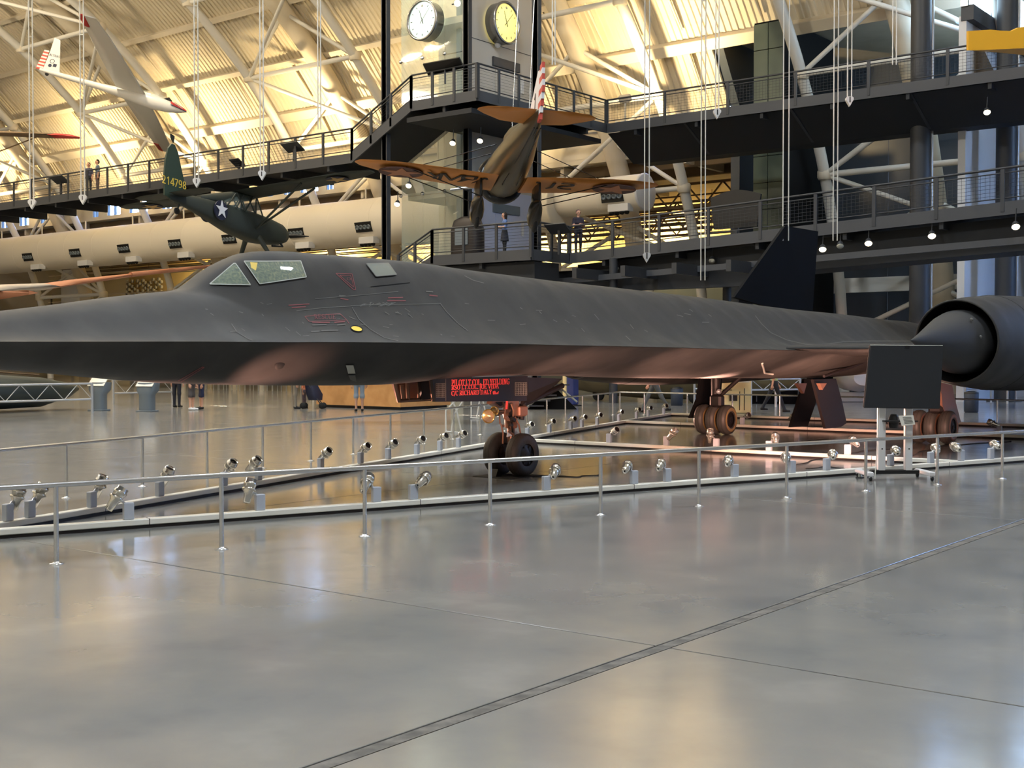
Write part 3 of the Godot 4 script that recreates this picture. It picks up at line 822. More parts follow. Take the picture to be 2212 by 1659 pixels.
func tower():
	var c := Vector3(41.5, 0, ox(1011, 500, 41.5).z)
	var zl := ox(868, 500, 41.5).z
	var xr := 46.2
	var t := struct("wall_tower", null, "", "glass and metal elevator tower carrying two clocks", "tower")
	part(t, "back_panel", MB.new().box(Vector3(44.5, 12, (c.z + zl) * 0.5 - 0.6), Vector3(0.3, 24, absf(zl - c.z) - 0.6)), "tower_inside")
	part(t, "metal_wall", MB.new().box(Vector3((c.x + xr) * 0.5, 12, c.z - 0.15), Vector3(xr - c.x, 24, 0.3)), "tower_panel")
	for y in [0.5, 5.6, 9.0, 13.0, 16.5]:
		part(t, "inside_landing", MB.new().box(Vector3(43.0, y, (c.z + zl) * 0.5), Vector3(2.6, 0.3, absf(zl - c.z) - 0.4)), "tower_inside")
	var nz := 3
	for i in nz:
		for j in 8:
			var z0 := lerpf(c.z, zl, float(i) / nz)
			var z1 := lerpf(c.z, zl, float(i + 1) / nz)
			part(t, "glass_pane", MB.new().box(Vector3(41.5, 1.5 + 3.0 * j, (z0 + z1) * 0.5), Vector3(0.03, 2.96, absf(z1 - z0) - 0.04)), "tower_glass")
			part(t, "clamp", MB.new().lathe(Vector3(41.47, 3.0 * j + 0.05, z1), Vector3.LEFT, [[0.09, 0.0], [0.09, 0.05], [0.03, 0.07]], 8), "steel")
	part(t, "far_glass", MB.new().box(Vector3(43, 12, zl), Vector3(3, 24, 0.03)), "tower_glass")
	part(t, "guide_rail", MB.new().box(Vector3(42.6, 12, lerpf(c.z, zl, 0.35)), Vector3(0.25, 24, 0.25)), "kiosk_grey")
	for j in 7: part(t, "panel_joint", MB.new().box(Vector3((c.x + xr) * 0.5, 3.4 * j + 2.0, c.z + 0.003), Vector3(xr - c.x, 0.03, 0.012)), "dark_steel")
	for q in [[12.4, "dark_steel", "tower_panel"], [5.95, "kiosk_grey", "door_blue"]]:
		var y: float = q[0]
		part(t, "lift_door", MB.new().box(Vector3(44.1, y + 1.1, c.z + 0.03), Vector3(1.5, 2.2, 0.06)), q[2])
		part(t, "door_header", MB.new().box(Vector3(44.1, y + 2.45, c.z + 0.05), Vector3(1.9, 0.4, 0.1)), q[1])
		part(t, "call_panel", MB.new().box(Vector3(45.3, y + 1.7, c.z + 0.03), Vector3(0.16, 0.7, 0.06)), "white_paint")
	part(t, "white_wall", MB.new().box(Vector3(43.9, 7.6, c.z + 0.012), Vector3(4.4, 3.2, 0.02)), "door_blue")
	for q in [[835, 38.7, 24.0], [1011, 41.2, 24.0], [1160, 40.2, 24.0]]:
		var b := ox(q[0], 500, q[1])
		var k := thing("tower_column", ["slim dark steel column beside the stair", "slim dark steel column at the corner of the clock tower", "slim dark steel column behind the hanging pursuit plane"][[835, 1011, 1160].find(q[0])], "column", Vector3(b.x, 0, b.z))
		part(k, "shaft", MB.new().box(Vector3(0, q[2] * 0.5, 0), Vector3(0.28, q[2], 0.22)), "dark_steel")
		part(k, "flange", MB.new().box(Vector3(-0.12, q[2] * 0.5, 0), Vector3(0.04, q[2], 0.32)), "dark_steel")
		part(k, "base_plate", MB.new().cbox(Vector3(0, 0.02, 0), Vector3(0.6, 0.04, 0.6), 0.008), "dark_steel")
	# two clocks
	clock(ox(914, 44, 41.0), Vector3.LEFT, Vector3(0, 0, 1), "clock_face_light", "round backlit clock with mint white face on the glass side of the tower", 0.80)
	clock(oz(1092, 50, c.z + 0.55), Vector3(0, 0, 1), Vector3(1, 0, 0), "clock_face_yellow_light", "round backlit clock with pale yellow face on the metal side of the tower", 0.84)
	var sl := thing("shaft_lamp", "round lamp at the head of the glass lift shaft", "lamp", Vector3(43.0, 23.4, (c.z + zl) * 0.5))
	part(sl, "lamp_disc", MB.new().lathe(Vector3.ZERO, Vector3.UP, [[0.4, 0.0], [0.42, 0.05], [0.3, 0.2]], 20), "bulb_white")
	part(sl, "ceiling_rose", MB.new().lathe(Vector3(0, 0.2, 0), Vector3.UP, [[0.3, 0.0], [0.1, 0.1], [0.1, 0.5]], 20), "white_paint")
	area_light(sl.position - Vector3(0, 0.05, 0), Vector3.DOWN, 0.7, 0.7, Color(1.0, 0.95, 0.82), 45.0)
	# small round wall lamps
	for q in [[988, 7], [1075, 97]]:
		var p := oz(q[0], q[1], c.z + 0.2)
		var l := thing("wall_lamp", ["small white lamp high on the glass tower", "small white lamp under the yellow clock"][0 if q[0] == 988 else 1], "lamp", p)
		part(l, "lamp_globe", MB.new().lathe(Vector3(0, -0.14, 0), Vector3.UP, [[0.02, 0.0], [0.12, 0.06], [0.14, 0.14], [0.12, 0.22], [0.02, 0.28]], 12), "bulb_white" if q[0] == 988 else "white_paint")
		part(l, "bracket", MB.new().tube([Vector3.ZERO, Vector3(0, 0, -0.3)], 0.03, 6), "dark_steel")
	# information pillar on the lower platform
	var ip := ox(1010, 560, 40.5)
	var pl := thing("info_pillar", "rounded dark grey information pillar on the lower platform", "pillar", Vector3(ip.x, 5.95, ip.z))
	part(pl, "body", MB.new().loft([rrect(Vector3.ZERO, 0.75, 0.4), rrect(Vector3(0, 1.2, 0), 0.75, 0.4), rrect(Vector3(0, 1.6, 0), 0.6, 0.35), rrect(Vector3(0, 1.75, 0), 0.25, 0.2)]), "gear_dark")
	part(pl, "screen", MB.new().box(Vector3(-0.41, 0.9, 0), Vector3(0.02, 0.7, 0.7)), "kiosk_grey")

func rrect(c: Vector3, hz: float, hx: float) -> Array:
	var r := []
	for i in 16:
		var t := TAU * i / 16.0
		r.append(c + Vector3(hx * signf(cos(t)) * pow(absf(cos(t)), 0.5), 0, hz * signf(sin(t)) * pow(absf(sin(t)), 0.5)))
	return r

func clock(p: Vector3, n: Vector3, right: Vector3, face: String, label: String, r: float):
	var o := thing("tower_clock", label, "clock", p)
	var b := Basis(right, Vector3.UP, right.cross(Vector3.UP))
	part(o, "case", MB.new().lathe(-n * 0.45, n, [[r * 1.0, 0.0], [r * 1.08, 0.03], [r * 1.08, 0.42], [r * 1.12, 0.46], [r * 1.12, 0.56], [r * 1.02, 0.60], [r * 0.98, 0.52]], 48, false), "clock_rim")
	part(o, "dial_light", MB.new().lathe(-n * 0.4, n, [[r * 0.99, 0.0], [r * 0.99, 0.44], [0.001, 0.45]], 48), face)
	for i in 12:
		var a := TAU * i / 12.0
		var d := right * sin(a) + Vector3.UP * cos(a)
		var rot := Basis(right.cross(Vector3.UP), 0.0)
		if i == 0:
			# small five-pointed crown at twelve
			var cr := []
			for q in [[-0.05, 0], [0.05, 0], [0.075, 0.12], [0.03, 0.05], [0.0, 0.14], [-0.03, 0.05], [-0.075, 0.12]]: cr.append(n * 0.056 + right * q[0] + Vector3.UP * (r * 0.72 + q[1]))
			part(o, "crown_mark", MB.new().prism(cr, n * 0.008), "frame_light")
			continue
		part(o, "hour_mark", MB.new().prism([n * 0.056 + d * r * 0.74 + d.cross(n) * 0.014, n * 0.056 + d * r * 0.86 + d.cross(n) * 0.014, n * 0.056 + d * r * 0.86 - d.cross(n) * 0.014, n * 0.056 + d * r * 0.74 - d.cross(n) * 0.014], n * 0.008), "clock_mark")
	for h in [[-0.35, 0.62, 0.022, "hour_hand"], [0.75, 0.82, 0.014, "minute_hand"]]:
		var d: Vector3 = right * sin(h[0]) + Vector3.UP * cos(h[0])
		var s: Vector3 = d.cross(n) * h[2]
		part(o, h[3], MB.new().prism([n * 0.07 - d * 0.18 + s, n * 0.07 + d * r * h[1] + s * 0.4, n * 0.07 + d * r * h[1] - s * 0.4, n * 0.07 - d * 0.18 - s], n * 0.01), "clock_mark")

func ducts():
	var xd := 55.5
	for q in [[-40.0, -109.0, 1.45, 10.1, "huge cream round air duct running behind the long walkway", -1], [-31.5, -40.2, 0.95, 10.35, "smaller cream round air duct with a capped end beside the clock tower", 1]]:
		var o := thing("air_duct", q[4], "duct", Vector3(xd, q[3], q[0]))
		var ln: float = q[1] - q[0]
		var r: float = q[2]
		if q[5] == 1:
			ln = q[1] - ox(1395, 420, xd).z
			o.position.z = ox(1395, 420, xd).z
		part(o, "duct_body", MB.new().lathe(Vector3.ZERO, Vector3(0, 0, -1), [[r, 0.0], [r, -ln]], 40), "duct_paint")
		part(o, "end_cap", MB.new().lathe(Vector3(0, 0, 0.03), Vector3(0, 0, -1), [[0.001, -0.02], [r * 0.97, 0.0], [r * 1.03, 0.03], [r * 1.03, 0.12]], 40), "white_paint" if q[5] == 1 else "duct_paint")
		var n := int(absf(ln) / 3.6)
		for i in n:
			part(o, "seam_band", MB.new().lathe(Vector3(0, 0, -3.6 * (i + 0.7)), Vector3(0, 0, -1), [[r * 1.0, 0.0], [r * 1.008, 0.01], [r * 1.008, 0.05], [r * 1.0, 0.06]], 40, false), "duct_paint")
		var vents := [[60, 560], [162, 551], [267, 542], [378, 534], [495, 522], [640, 510], [785, 492]] if q[5] == -1 else [[1322, 439]]
		for v in vents:
			var a := 0.32 if q[5] == -1 else 0.22
			var z := ox(v[0], v[1], xd - r * cos(a)).z - o.position.z
			vent(o, r, a, z)
		for v in ([[90, 578], [192, 570], [297, 562], [410, 553], [667, 530], [805, 515]] if q[5] == -1 else [[1345, 466]]):
			var z := ox(v[0], v[1], xd - r * 0.5).z - o.position.z
			var mb := MB.new()
			var ctr := Vector3(-r * 0.72, -r * 0.86, z)
			var bx := part(o, "vent_box", MB.new().cbox(ctr, Vector3(0.55, 0.4, 1.25), 0.02), "white_paint")
			for k in 4: part(bx, "nozzle", MB.new().lathe(ctr + Vector3(-0.1, -0.2, -0.47 + 0.31 * k), Vector3(-0.4, -1, 0), [[0.14, 0.0], [0.13, 0.12], [0.1, 0.12], [0.09, 0.02]], 10), "vent_dark")
		for i in int(absf(ln) / 6.0):
			part(o, "hanger", MB.new().tube([Vector3(0, r, -6.0 * i - 3.0), Vector3(0, 2.1, -6.0 * i - 3.0)], 0.06, 6), "cream_steel")

func vent(o: Node3D, r: float, a: float, z: float):
	# recessed frame with four round nozzles on the room side, a = angle below the horizontal
	var n := Vector3(-cos(a), -sin(a), 0)
	var u := Vector3(-sin(a), cos(a), 0)
	var b := Basis(n, u, Vector3(0, 0, 1))
	var c := n * (r - 0.02) + Vector3(0, 0, z)
	var f := part(o, "vent_frame", MB.new().box(c, Vector3(0.1, 0.62, 1.35), b), "vent_dark")
	for k in 4:
		part(f, "nozzle", MB.new().lathe(c + n * 0.04 + Vector3(0, 0, -0.48 + 0.32 * k), n, [[0.15, 0.0], [0.14, 0.09], [0.10, 0.1], [0.06, 0.03]], 12), "kiosk_grey")

# --- the black reconnaissance jet ---------------------------------------------------------------
#            x     chine  hc    top   belly
const FUS := [[3.2, 0.02, 1.95, 1.97, 1.93], [4.5, 0.40, 1.94, 2.07, 1.84], [6.0, 0.72, 1.94, 2.17, 1.73], [7.2, 0.95, 1.95, 2.33, 1.63],
	[8.3, 1.13, 1.96, 2.49, 1.53], [9.0, 1.22, 1.96, 2.57, 1.49], [10.3, 1.38, 1.97, 2.69, 1.45], [12.0, 1.55, 1.97, 2.86, 1.43], [13.0, 1.63, 1.97, 2.96, 1.475], [14.0, 1.70, 1.96, 3.01, 1.515],
	[16.0, 1.82, 1.95, 2.99, 1.50], [18.0, 1.92, 1.93, 2.955, 1.44], [20.5, 2.00, 1.92, 2.905, 1.40], [22.3, 2.0, 1.92, 2.85, 1.38], [24.3, 1.9, 1.93, 2.80, 1.35],
	[26.7, 1.8, 1.95, 2.77, 1.36], [29.4, 1.6, 1.95, 2.71, 1.45], [31.2, 1.4, 1.95, 2.67, 1.52], [34.0, 0.9, 1.95, 2.40, 1.65], [35.8, 0.2, 1.97, 2.05, 1.88]]
const HUMP := [[8.7, 0.14, 2.53], [8.95, 0.24, 2.60], [9.19, 0.36, 2.77], [9.45, 0.46, 2.91], [9.8, 0.56, 3.045], [10.31, 0.62, 3.09], [11.08, 0.66, 3.095], [11.9, 0.68, 3.10],
	[12.8, 0.68, 3.09], [13.8, 0.66, 3.05], [14.9, 0.62, 3.02], [16.06, 0.6, 2.985], [16.6, 0.6, 2.96]]
func tab(t: Array, x: float, c: int) -> float:
	for i in t.size() - 1:
		if x <= t[i + 1][0] or i == t.size() - 2:
			var f: float = clampf((x - t[i][0]) / (t[i + 1][0] - t[i][0]), 0.0, 1.0)
			var pre: float = t[maxi(i - 1, 0)][c]
			var post: float = t[mini(i + 2, t.size() - 1)][c]
			return cubic_interpolate(t[i][c], t[i + 1][c], pre, post, f)
	return 0.0
func bez(a: Vector2, b: Vector2, c: Vector2, d: Vector2, t: float) -> Vector2:
	return a.bezier_interpolate(b, c, d, t)
var hit_tris := []
var hit_bins := {}
func add_hits(mesh: Mesh):
	var v: PackedVector3Array = mesh.surface_get_arrays(0)[Mesh.ARRAY_VERTEX]
	for i in range(0, v.size(), 3):
		var a := to_px(v[i])
		var b := to_px(v[i + 1])
		var c := to_px(v[i + 2])
		if minf(a.z, minf(b.z, c.z)) < 1.0: continue
		var x0 := int(floor(minf(a.x, minf(b.x, c.x)) / 32.0))
		var x1 := int(floor(maxf(a.x, maxf(b.x, c.x)) / 32.0))
		var y0 := int(floor(minf(a.y, minf(b.y, c.y)) / 32.0))
		var y1 := int(floor(maxf(a.y, maxf(b.y, c.y)) / 32.0))
		if x1 < -10 or x0 > 90 or x1 - x0 > 60: continue
		hit_tris.append([a, b, c, v[i], v[i + 1], v[i + 2]])
		for x in range(x0, x1 + 1):
			for y in range(y0, y1 + 1):
				var k := Vector2i(x, y)
				if not hit_bins.has(k): hit_bins[k] = []
				hit_bins[k].append(hit_tris.size() - 1)
func hit(x: float, y: float, lift := 0.006) -> Vector3:
	# point of the jet's skin seen at a pixel, lifted off the skin along its normal
	var k := Vector2i(int(floor(x / 32.0)), int(floor(y / 32.0)))
	var best := 1e9
	var out := Vector3.ZERO
	var nn := Vector3.UP
	for i in hit_bins.get(k, []):
		var t: Array = hit_tris[i]
		var a: Vector3 = t[0]
		var b: Vector3 = t[1]
		var c: Vector3 = t[2]
		var den := (b.y - c.y) * (a.x - c.x) + (c.x - b.x) * (a.y - c.y)
		if absf(den) < 1e-6: continue
		var u := ((b.y - c.y) * (x - c.x) + (c.x - b.x) * (y - c.y)) / den
		var w := ((c.y - a.y) * (x - c.x) + (a.x - c.x) * (y - c.y)) / den
		if u < -0.001 or w < -0.001 or u + w > 1.001: continue
		var wa := u / a.z
		var wb := w / b.z
		var wc := (1.0 - u - w) / c.z
		var s := wa + wb + wc
		if 1.0 / s < best:
			best = 1.0 / s
			out = (t[3] * wa + t[4] * wb + t[5] * wc) / s
			nn = (t[4] - t[3]).cross(t[5] - t[3]).normalized()
	if best > 1e8: return oz(x, y, ZC + 0.8)
	if nn.dot(out - CAM) > 0: nn = -nn
	return out + nn * lift
func skin_strip(pts: Array, wpx: float, lift := 0.005) -> MB:
	# thin band lying on the skin along a pixel polyline
	var mb := MB.new()
	mb.flat()
	var dense := []
	for i in pts.size() - 1:
		var a := Vector2(pts[i][0], pts[i][1])
		var b := Vector2(pts[i + 1][0], pts[i + 1][1])
		var n := maxi(1, int((b - a).length() / 12.0))
		for j in n: dense.append(a.lerp(b, float(j) / n))
	dense.append(Vector2(pts[-1][0], pts[-1][1]))
	for i in dense.size() - 1:
		var d: Vector2 = (dense[i + 1] - dense[i]).normalized().orthogonal() * wpx * 0.5
		mb.quad(hit(dense[i].x - d.x, dense[i].y - d.y, lift), hit(dense[i + 1].x - d.x, dense[i + 1].y - d.y, lift), hit(dense[i + 1].x + d.x, dense[i + 1].y + d.y, lift), hit(dense[i].x + d.x, dense[i].y + d.y, lift))
	return mb
func skin_patch(c: Array, nu: int, nv: int, lift: float) -> MB:
	var mb := MB.new()
	mb.smooth()
	var g := []
	for i in nu + 1:
		var row := []
		for j in nv + 1:
			var u := float(i) / nu
			var v := float(j) / nv
			var p: Vector2 = c[0].lerp(c[1], u).lerp(c[3].lerp(c[2], u), v)
			row.append(hit(p.x, p.y, lift))
		g.append(row)
	for i in nu:
		for j in nv: mb.quad(g[i][j], g[i + 1][j], g[i + 1][j + 1], g[i][j + 1])
	return mb
func font(n: String) -> SystemFont:
	var f := SystemFont.new()
	f.font_names = PackedStringArray([n])
	return f
func text_mesh(s: String, h: float, depth := 0.004, fname := "Droid Sans") -> TextMesh:
	var t := TextMesh.new()
	t.text = s
	t.font = font(fname)
	t.font_size = 32
	t.pixel_size = h / 23.0
	t.depth = depth
	t.curve_step = 4.0
	return t
func skin_text(s: String, c: Array, fname := "Droid Serif") -> MB:
	# lettering stretched into a pixel quad (c: top left, top right, bottom right, bottom left) on the skin
	var t := text_mesh(s, 1.0, 0.0, fname)
	var arr := t.get_mesh_arrays()
	var v: PackedVector3Array = arr[Mesh.ARRAY_VERTEX]
	var ix = arr[Mesh.ARRAY_INDEX]
	var lo := Vector3(1e9, 1e9, 0)
	var hi := Vector3(-1e9, -1e9, 0)
	for p in v:
		lo = Vector3(minf(lo.x, p.x), minf(lo.y, p.y), 0)
		hi = Vector3(maxf(hi.x, p.x), maxf(hi.y, p.y), 0)
	var mb := MB.new()
	mb.flat()
	var q := []
	for p in v:
		var u := (p.x - lo.x) / maxf(hi.x - lo.x, 0.001)
		var w := (hi.y - p.y) / maxf(hi.y - lo.y, 0.001)
		var pt: Vector2 = c[0].lerp(c[1], u).lerp(c[3].lerp(c[2], u), w)
		q.append(hit(pt.x, pt.y, 0.008))
	var order: Array = range(q.size()) if ix == null else Array(ix)
	for i in range(0, order.size() - 2, 3): mb.tri(q[order[i]], q[order[i + 1]], q[order[i + 2]])
	return mb

func V2(a) -> Vector2: return Vector2(a[0], a[1])
func wheel(parent: Node3D, c: Vector3, r: float, w: float, tyre: String, band: String):
	var ax := Vector3(0, 0, 1)
	var ty := part(parent, "tyre", MB.new().lathe(c - ax * w * 0.5, ax, [[r * 0.52, 0.015], [r * 0.60, 0.0], [r * 0.82, 0.0], [r * 0.95, w * 0.12], [r, w * 0.3], [r, w * 0.7], [r * 0.95, w * 0.88], [r * 0.82, w], [r * 0.60, w], [r * 0.52, w - 0.015]], 36, false), tyre)
	if band != "":
		part(ty, "sidewall_band", MB.new().lathe(c + ax * (w * 0.5 + 0.001), ax, [[r * 0.60, 0.0], [r * 0.61, 0.004], [r * 0.79, 0.004], [r * 0.80, 0.0]], 36, false), band)
	for y in [0.36, 0.64]: part(ty, "groove", MB.new().lathe(c + ax * w * (y - 0.5), ax, [[r * 0.999, -0.004], [r * 1.002, 0.0], [r * 0.999, 0.004]], 36, false), "rubber")
	var h := part(parent, "wheel_hub", MB.new().lathe(c - ax * w * 0.42, ax, [[r * 0.3, 0.0], [r * 0.53, 0.02], [r * 0.55, w * 0.42], [r * 0.53, w * 0.8], [r * 0.36, w * 0.74], [r * 0.30, w * 0.82], [r * 0.12, w * 0.86], [0.001, w * 0.86]], 24), "gear_dark")
	for i in 6:
		var t := TAU * i / 6.0
		part(h, "bolt", MB.new().lathe(c + Vector3(cos(t), sin(t), 0) * r * 0.42 + ax * w * 0.33, ax, [[0.016, 0.0], [0.016, 0.02]], 6), "vent_dark")

func black_jet():
	var o := thing("spy_jet", "huge matte black twin engine reconnaissance jet inside the low railings", "aircraft", Vector3(14.8, 0, ZC))
	var off := -o.position
	var mp := func(n, mesh, m, label := ""):          # part given in world space
		var p := part(o, n, mesh, m, label)
		p.position = off
		return p
	# fuselage skin
	var up := []
	var lo := []
	for i in 181:
		var x := lerpf(3.2, 35.8, pow(i / 180.0, 1.12))
		var w := tab(FUS, x, 1)
		var hc := tab(FUS, x, 2)
		var ht := tab(FUS, x, 3)
		var hb := tab(FUS, x, 4)
		var ru := []
		var rl := []
		var blend := clampf((x - 17.0) / 5.0, 0.0, 1.0)
		for j in 65:
			var t := j / 32.0 - 1.0
			var s := absf(t)
			var sg := 1.0 if t >= 0 else -1.0
			# s 1 = chine edge, 0 = top
			var q := bez(Vector2(0, ht), Vector2(lerpf(0.50, 0.46, blend) * w, ht), Vector2(lerpf(0.56, 0.50, blend) * w, lerpf(hc, ht, lerpf(0.24, 0.12, blend))), Vector2(w, hc), s)
			var bump := 0.0
			if x > 8.7 and x < 16.6: bump = maxf(0.0, tab(HUMP, x, 2) - ht) * exp(-pow(q.x / tab(HUMP, x, 1), 4.5))
			ru.append(Vector3(x, q.y + bump, ZC + q.x * sg))
			var p := bez(Vector2(0, hb), Vector2(0.52 * w, hb), Vector2(0.66 * w, lerpf(hc, hb, 0.42)), Vector2(w, hc - 0.004), s)
			rl.append(Vector3(x, p.y, ZC + p.x * sg))
		up.append(ru)
		lo.append(rl)
	var mu: Mesh = MB.new().loft(up, false, false).done()
	var ml: Mesh = MB.new().loft(lo, false, false).done()
	mp.call("upper_fuselage", mu, "jet_skin")
	mp.call("belly", ml, "jet_skin")
	add_hits(mu)
	add_hits(ml)
	# pitot
	mp.call("pitot", MB.new().tube([Vector3(1.6, 1.93, ZC), Vector3(2.6, 1.94, ZC), Vector3(3.3, 1.95, ZC)], [0.015, 0.03, 0.05], 8), "jet_dark")
	# wings
	for sg in [1.0, -1.0]:
		var secs := []
		for q in [[1.0, 18.4, 34.6, 0.30], [2.0, 20.6, 34.2, 0.30], [3.2, 23.2, 33.6, 0.28], [4.15, 24.6, 33.3, 0.26], [5.0, 25.2, 33.1, 0.22], [7.0, 28.4, 32.9, 0.14], [8.3, 30.6, 32.7, 0.05]]:
			var le: float = q[1]
			var te: float = q[2]
			var th: float = q[3]
			var ring := []
			for k in [[0.0, 0.0], [0.08, 0.45], [0.3, 0.9], [0.55, 1.0], [0.85, 0.5], [1.0, 0.02], [0.85, -0.5], [0.55, -1.0], [0.3, -0.9], [0.08, -0.45]]:
				ring.append(Vector3(lerpf(le, te, k[0]), 1.94 + th * 0.5 * k[1], ZC + sg * q[0]))
			secs.append(ring)
		mp.call("wing", MB.new().loft(secs), "jet_skin")
		# nacelle with inlet spike
		var nz: float = ZC + sg * 4.15
		var nc := Vector3(22.5, 2.07, nz)
		var X := Vector3(1, 0, 0)
		var nac = mp.call("engine_nacelle", MB.new().lathe(nc, X, [[0.62, 1.6], [0.68, 0.8], [0.725, 0.0], [0.745, -0.01], [0.76, 0.02], [0.82, 0.6], [0.90, 1.8], [0.95, 3.5], [0.96, 6.5], [0.90, 9.0], [0.80, 11.0], [0.62, 11.2], [0.55, 10.0]], 48, false), "jet_skin")
		part(nac, "inlet_duct", MB.new().lathe(nc + X * 0.02, X, [[0.72, 0.0], [0.67, 0.8], [0.60, 1.6], [0.001, 1.62]], 40, false), "jet_black")
		part(nac, "inlet_spike", MB.new().lathe(nc - X * 2.2, X, [[0.004, 0.0], [0.16, 0.62], [0.34, 1.3], [0.50, 1.9], [0.57, 2.25], [0.59, 2.6], [0.55, 3.1], [0.48, 3.7]], 40), "jet_dark")
		part(nac, "nacelle_seam", MB.new().lathe(nc + X * 1.75, X, [[0.895, 0.0], [0.902, 0.01], [0.895, 0.02]], 48, false), "jet_black")
		for k in [[0.8, 0.53], [0.15, 0.53]]:
			part(nac, "inlet_probe", MB.new().lathe(nc + Vector3(-0.3, sin(k[0]) * k[1], cos(k[0]) * k[1]), Vector3(0, sin(k[0]), cos(k[0])), [[0.03, 0.0], [0.03, 0.02], [0.01, 0.03]], 8), "scratch")
		# canted fin
		var fin := []
		for q in [[29.4, 3.05], [32.75, 5.48], [34.75, 5.52], [34.5, 3.0]]:
			var lean: float = -sg * (q[1] - 3.0) * 0.27
			fin.append(Vector3(q[0], q[1], nz + lean))
		if sg < 0:
			fin[0] = oz(1580, 643, nz)
			fin[1] = oz(1690, 489, nz + 0.66)
			fin[2] = oz(1761, 501, nz + 0.66)
			fin[3] = oz(1748, 690, nz)
		mp.call("tail_fin", MB.new().prism(fin, Vector3(0, 0.01, 0.09)), "jet_black")
		mp.call("fin_stub", MB.new().prism([Vector3(28.4, 2.6, nz), Vector3(29.3, 3.1, nz), Vector3(34.2, 3.1, nz), Vector3(34.4, 2.6, nz)], Vector3(0, 0.0, 0.12)), "jet_skin")
	# cockpit glazing
	var tri_c := [Vector2(505, 572), Vector2(509, 572), Vector2(540, 617), Vector2(453, 616)]
	var quad_c := [Vector2(527, 567), Vector2(648, 566), Vector2(660, 600), Vector2(560, 615)]
	var rear_c := [Vector2(790, 572), Vector2(838, 571), Vector2(855, 595), Vector2(811, 599)]
	for q in [[tri_c, "cockpit_lining"], [quad_c, "cockpit_lining"], [rear_c, "window_shade"]]:
		var c: Array = q[0]
		var pane = mp.call("cockpit_window", skin_patch(c, 10, 6, 0.010), q[1])
		part(pane, "glass_pane", skin_patch(c, 10, 6, 0.022), "glass")
		var loop := []
		for p in c: loop.append([p.x, p.y])
		loop.append(loop[0])
		part(pane, "window_frame", skin_strip(loop, 1.9, 0.020), "frame_light" if q[1] == "cockpit_lining" else "scratch")
	mp.call("window_note", skin_patch([Vector2(540, 568), Vector2(556, 569), Vector2(552, 586), Vector2(542, 580)], 2, 2, 0.014), "emblem_yellow")
	# markings
	mp.call("warning_triangle", skin_strip([[725, 591], [760, 592], [768, 626], [763, 626], [725, 591]], 1.6), "stencil_red")
	mp.call("warning_triangle", skin_strip([[733, 595], [757, 595], [764, 621], [733, 595]], 1.2), "stencil_red")
	mp.call("warning_mark", skin_text("O", [Vector2(748, 600), Vector2(756, 600), Vector2(757, 606), Vector2(749, 606)]), "stencil_red")
	mp.call("rescue_lettering", skin_text("RESCUE", [Vector2(677, 680), Vector2(724, 679), Vector2(724, 690), Vector2(679, 690)]), "stencil_red", "faded red RESCUE stencil")
	mp.call("rescue_border", skin_strip([[668, 695], [658, 684], [734, 678], [748, 691], [754, 700]], 1.3), "stencil_red")
	mp.call("rescue_border", skin_strip([[668, 695], [748, 692]], 1.1), "stencil_red")
	var rl := RandomNumberGenerator.new()
	rl.seed = 5
	for q in [[674, 697, 712, 697], [674, 703, 705, 702], [722, 697, 745, 695], [728, 703, 746, 701], [672, 717, 690, 716], [694, 715, 730, 714], [732, 639, 746, 640], [735, 645, 752, 648], [838, 644, 870, 643], [836, 650, 876, 650], [920, 630, 935, 631], [927, 638, 945, 640], [623, 660, 668, 657], [630, 665, 660, 663]]:
		mp.call("stencil_line", skin_strip([[q[0], q[1]], [q[2], q[3]]], 2.2), "stencil_red" if rl.randf() < 0.7 else "scratch")
	var dk := MB.new()
	dk.flat()
	for i in 20:
		var a := TAU * i / 20.0
		var b := TAU * (i + 1) / 20.0
		var f := func(t, s): return Vector2(770 + s * (12.0 * cos(t)), 711 + s * (5.6 * sin(t) + 2.2 * cos(t)))
		var p0: Vector2 = f.call(a, 1.0)
		var p1: Vector2 = f.call(b, 1.0)
		dk.tri(hit(770, 711, 0.007), hit(p0.x, p0.y, 0.007), hit(p1.x, p1.y, 0.007))
	mp.call("yellow_roundel", dk, "emblem_yellow", "small yellow disc emblem")
	var ring := []
	for i in 25:
		var t := TAU * i / 24.0
		ring.append([770 + 12.6 * cos(t), 711 + 6.0 * sin(t) + 2.2 * cos(t)])
	mp.call("roundel_edge", skin_strip(ring, 2.0, 0.008), "jet_black")
	# seams and scuffs on the skin
	for q in [[[1631, 682], [1645, 700], [1665, 719], [1700, 735], [1740, 744], [1772, 745]], [[1773, 745], [1820, 739], [1880, 737], [1966, 737]],
		[[760, 664], [775, 690], [800, 712], [830, 730], [860, 737]], [[950, 655], [965, 675], [990, 700], [1010, 715]], [[500, 700], [512, 718], [535, 732], [545, 736]],
		[[757, 661], [800, 659], [880, 658], [950, 656]], [[640, 672], [700, 665], [757, 662]], [[680, 646], [740, 641], [800, 636], [860, 630]], [[1003, 596], [1022, 606], [1045, 612]]]:
		mp.call("skin_seam", skin_strip(q, 1.3), "scratch")
	for q in [[[800, 620], [885, 611]]]: mp.call("dark_seam", skin_strip(q, 1.6), "jet_black")
	for i in 46:
		var x := rl.randf_range(420, 1560)
		var y0 := lerpf(640, 665, (x - 420) / 1140.0)
		var y := rl.randf_range(y0, 728)
		var l := rl.randf_range(4, 16)
		var a := rl.randf_range(-0.2, 0.9)
		mp.call("scuff", skin_strip([[x, y], [x + l * cos(a), y + l * sin(a)]], rl.randf_range(0.7, 1.5)), "scratch")
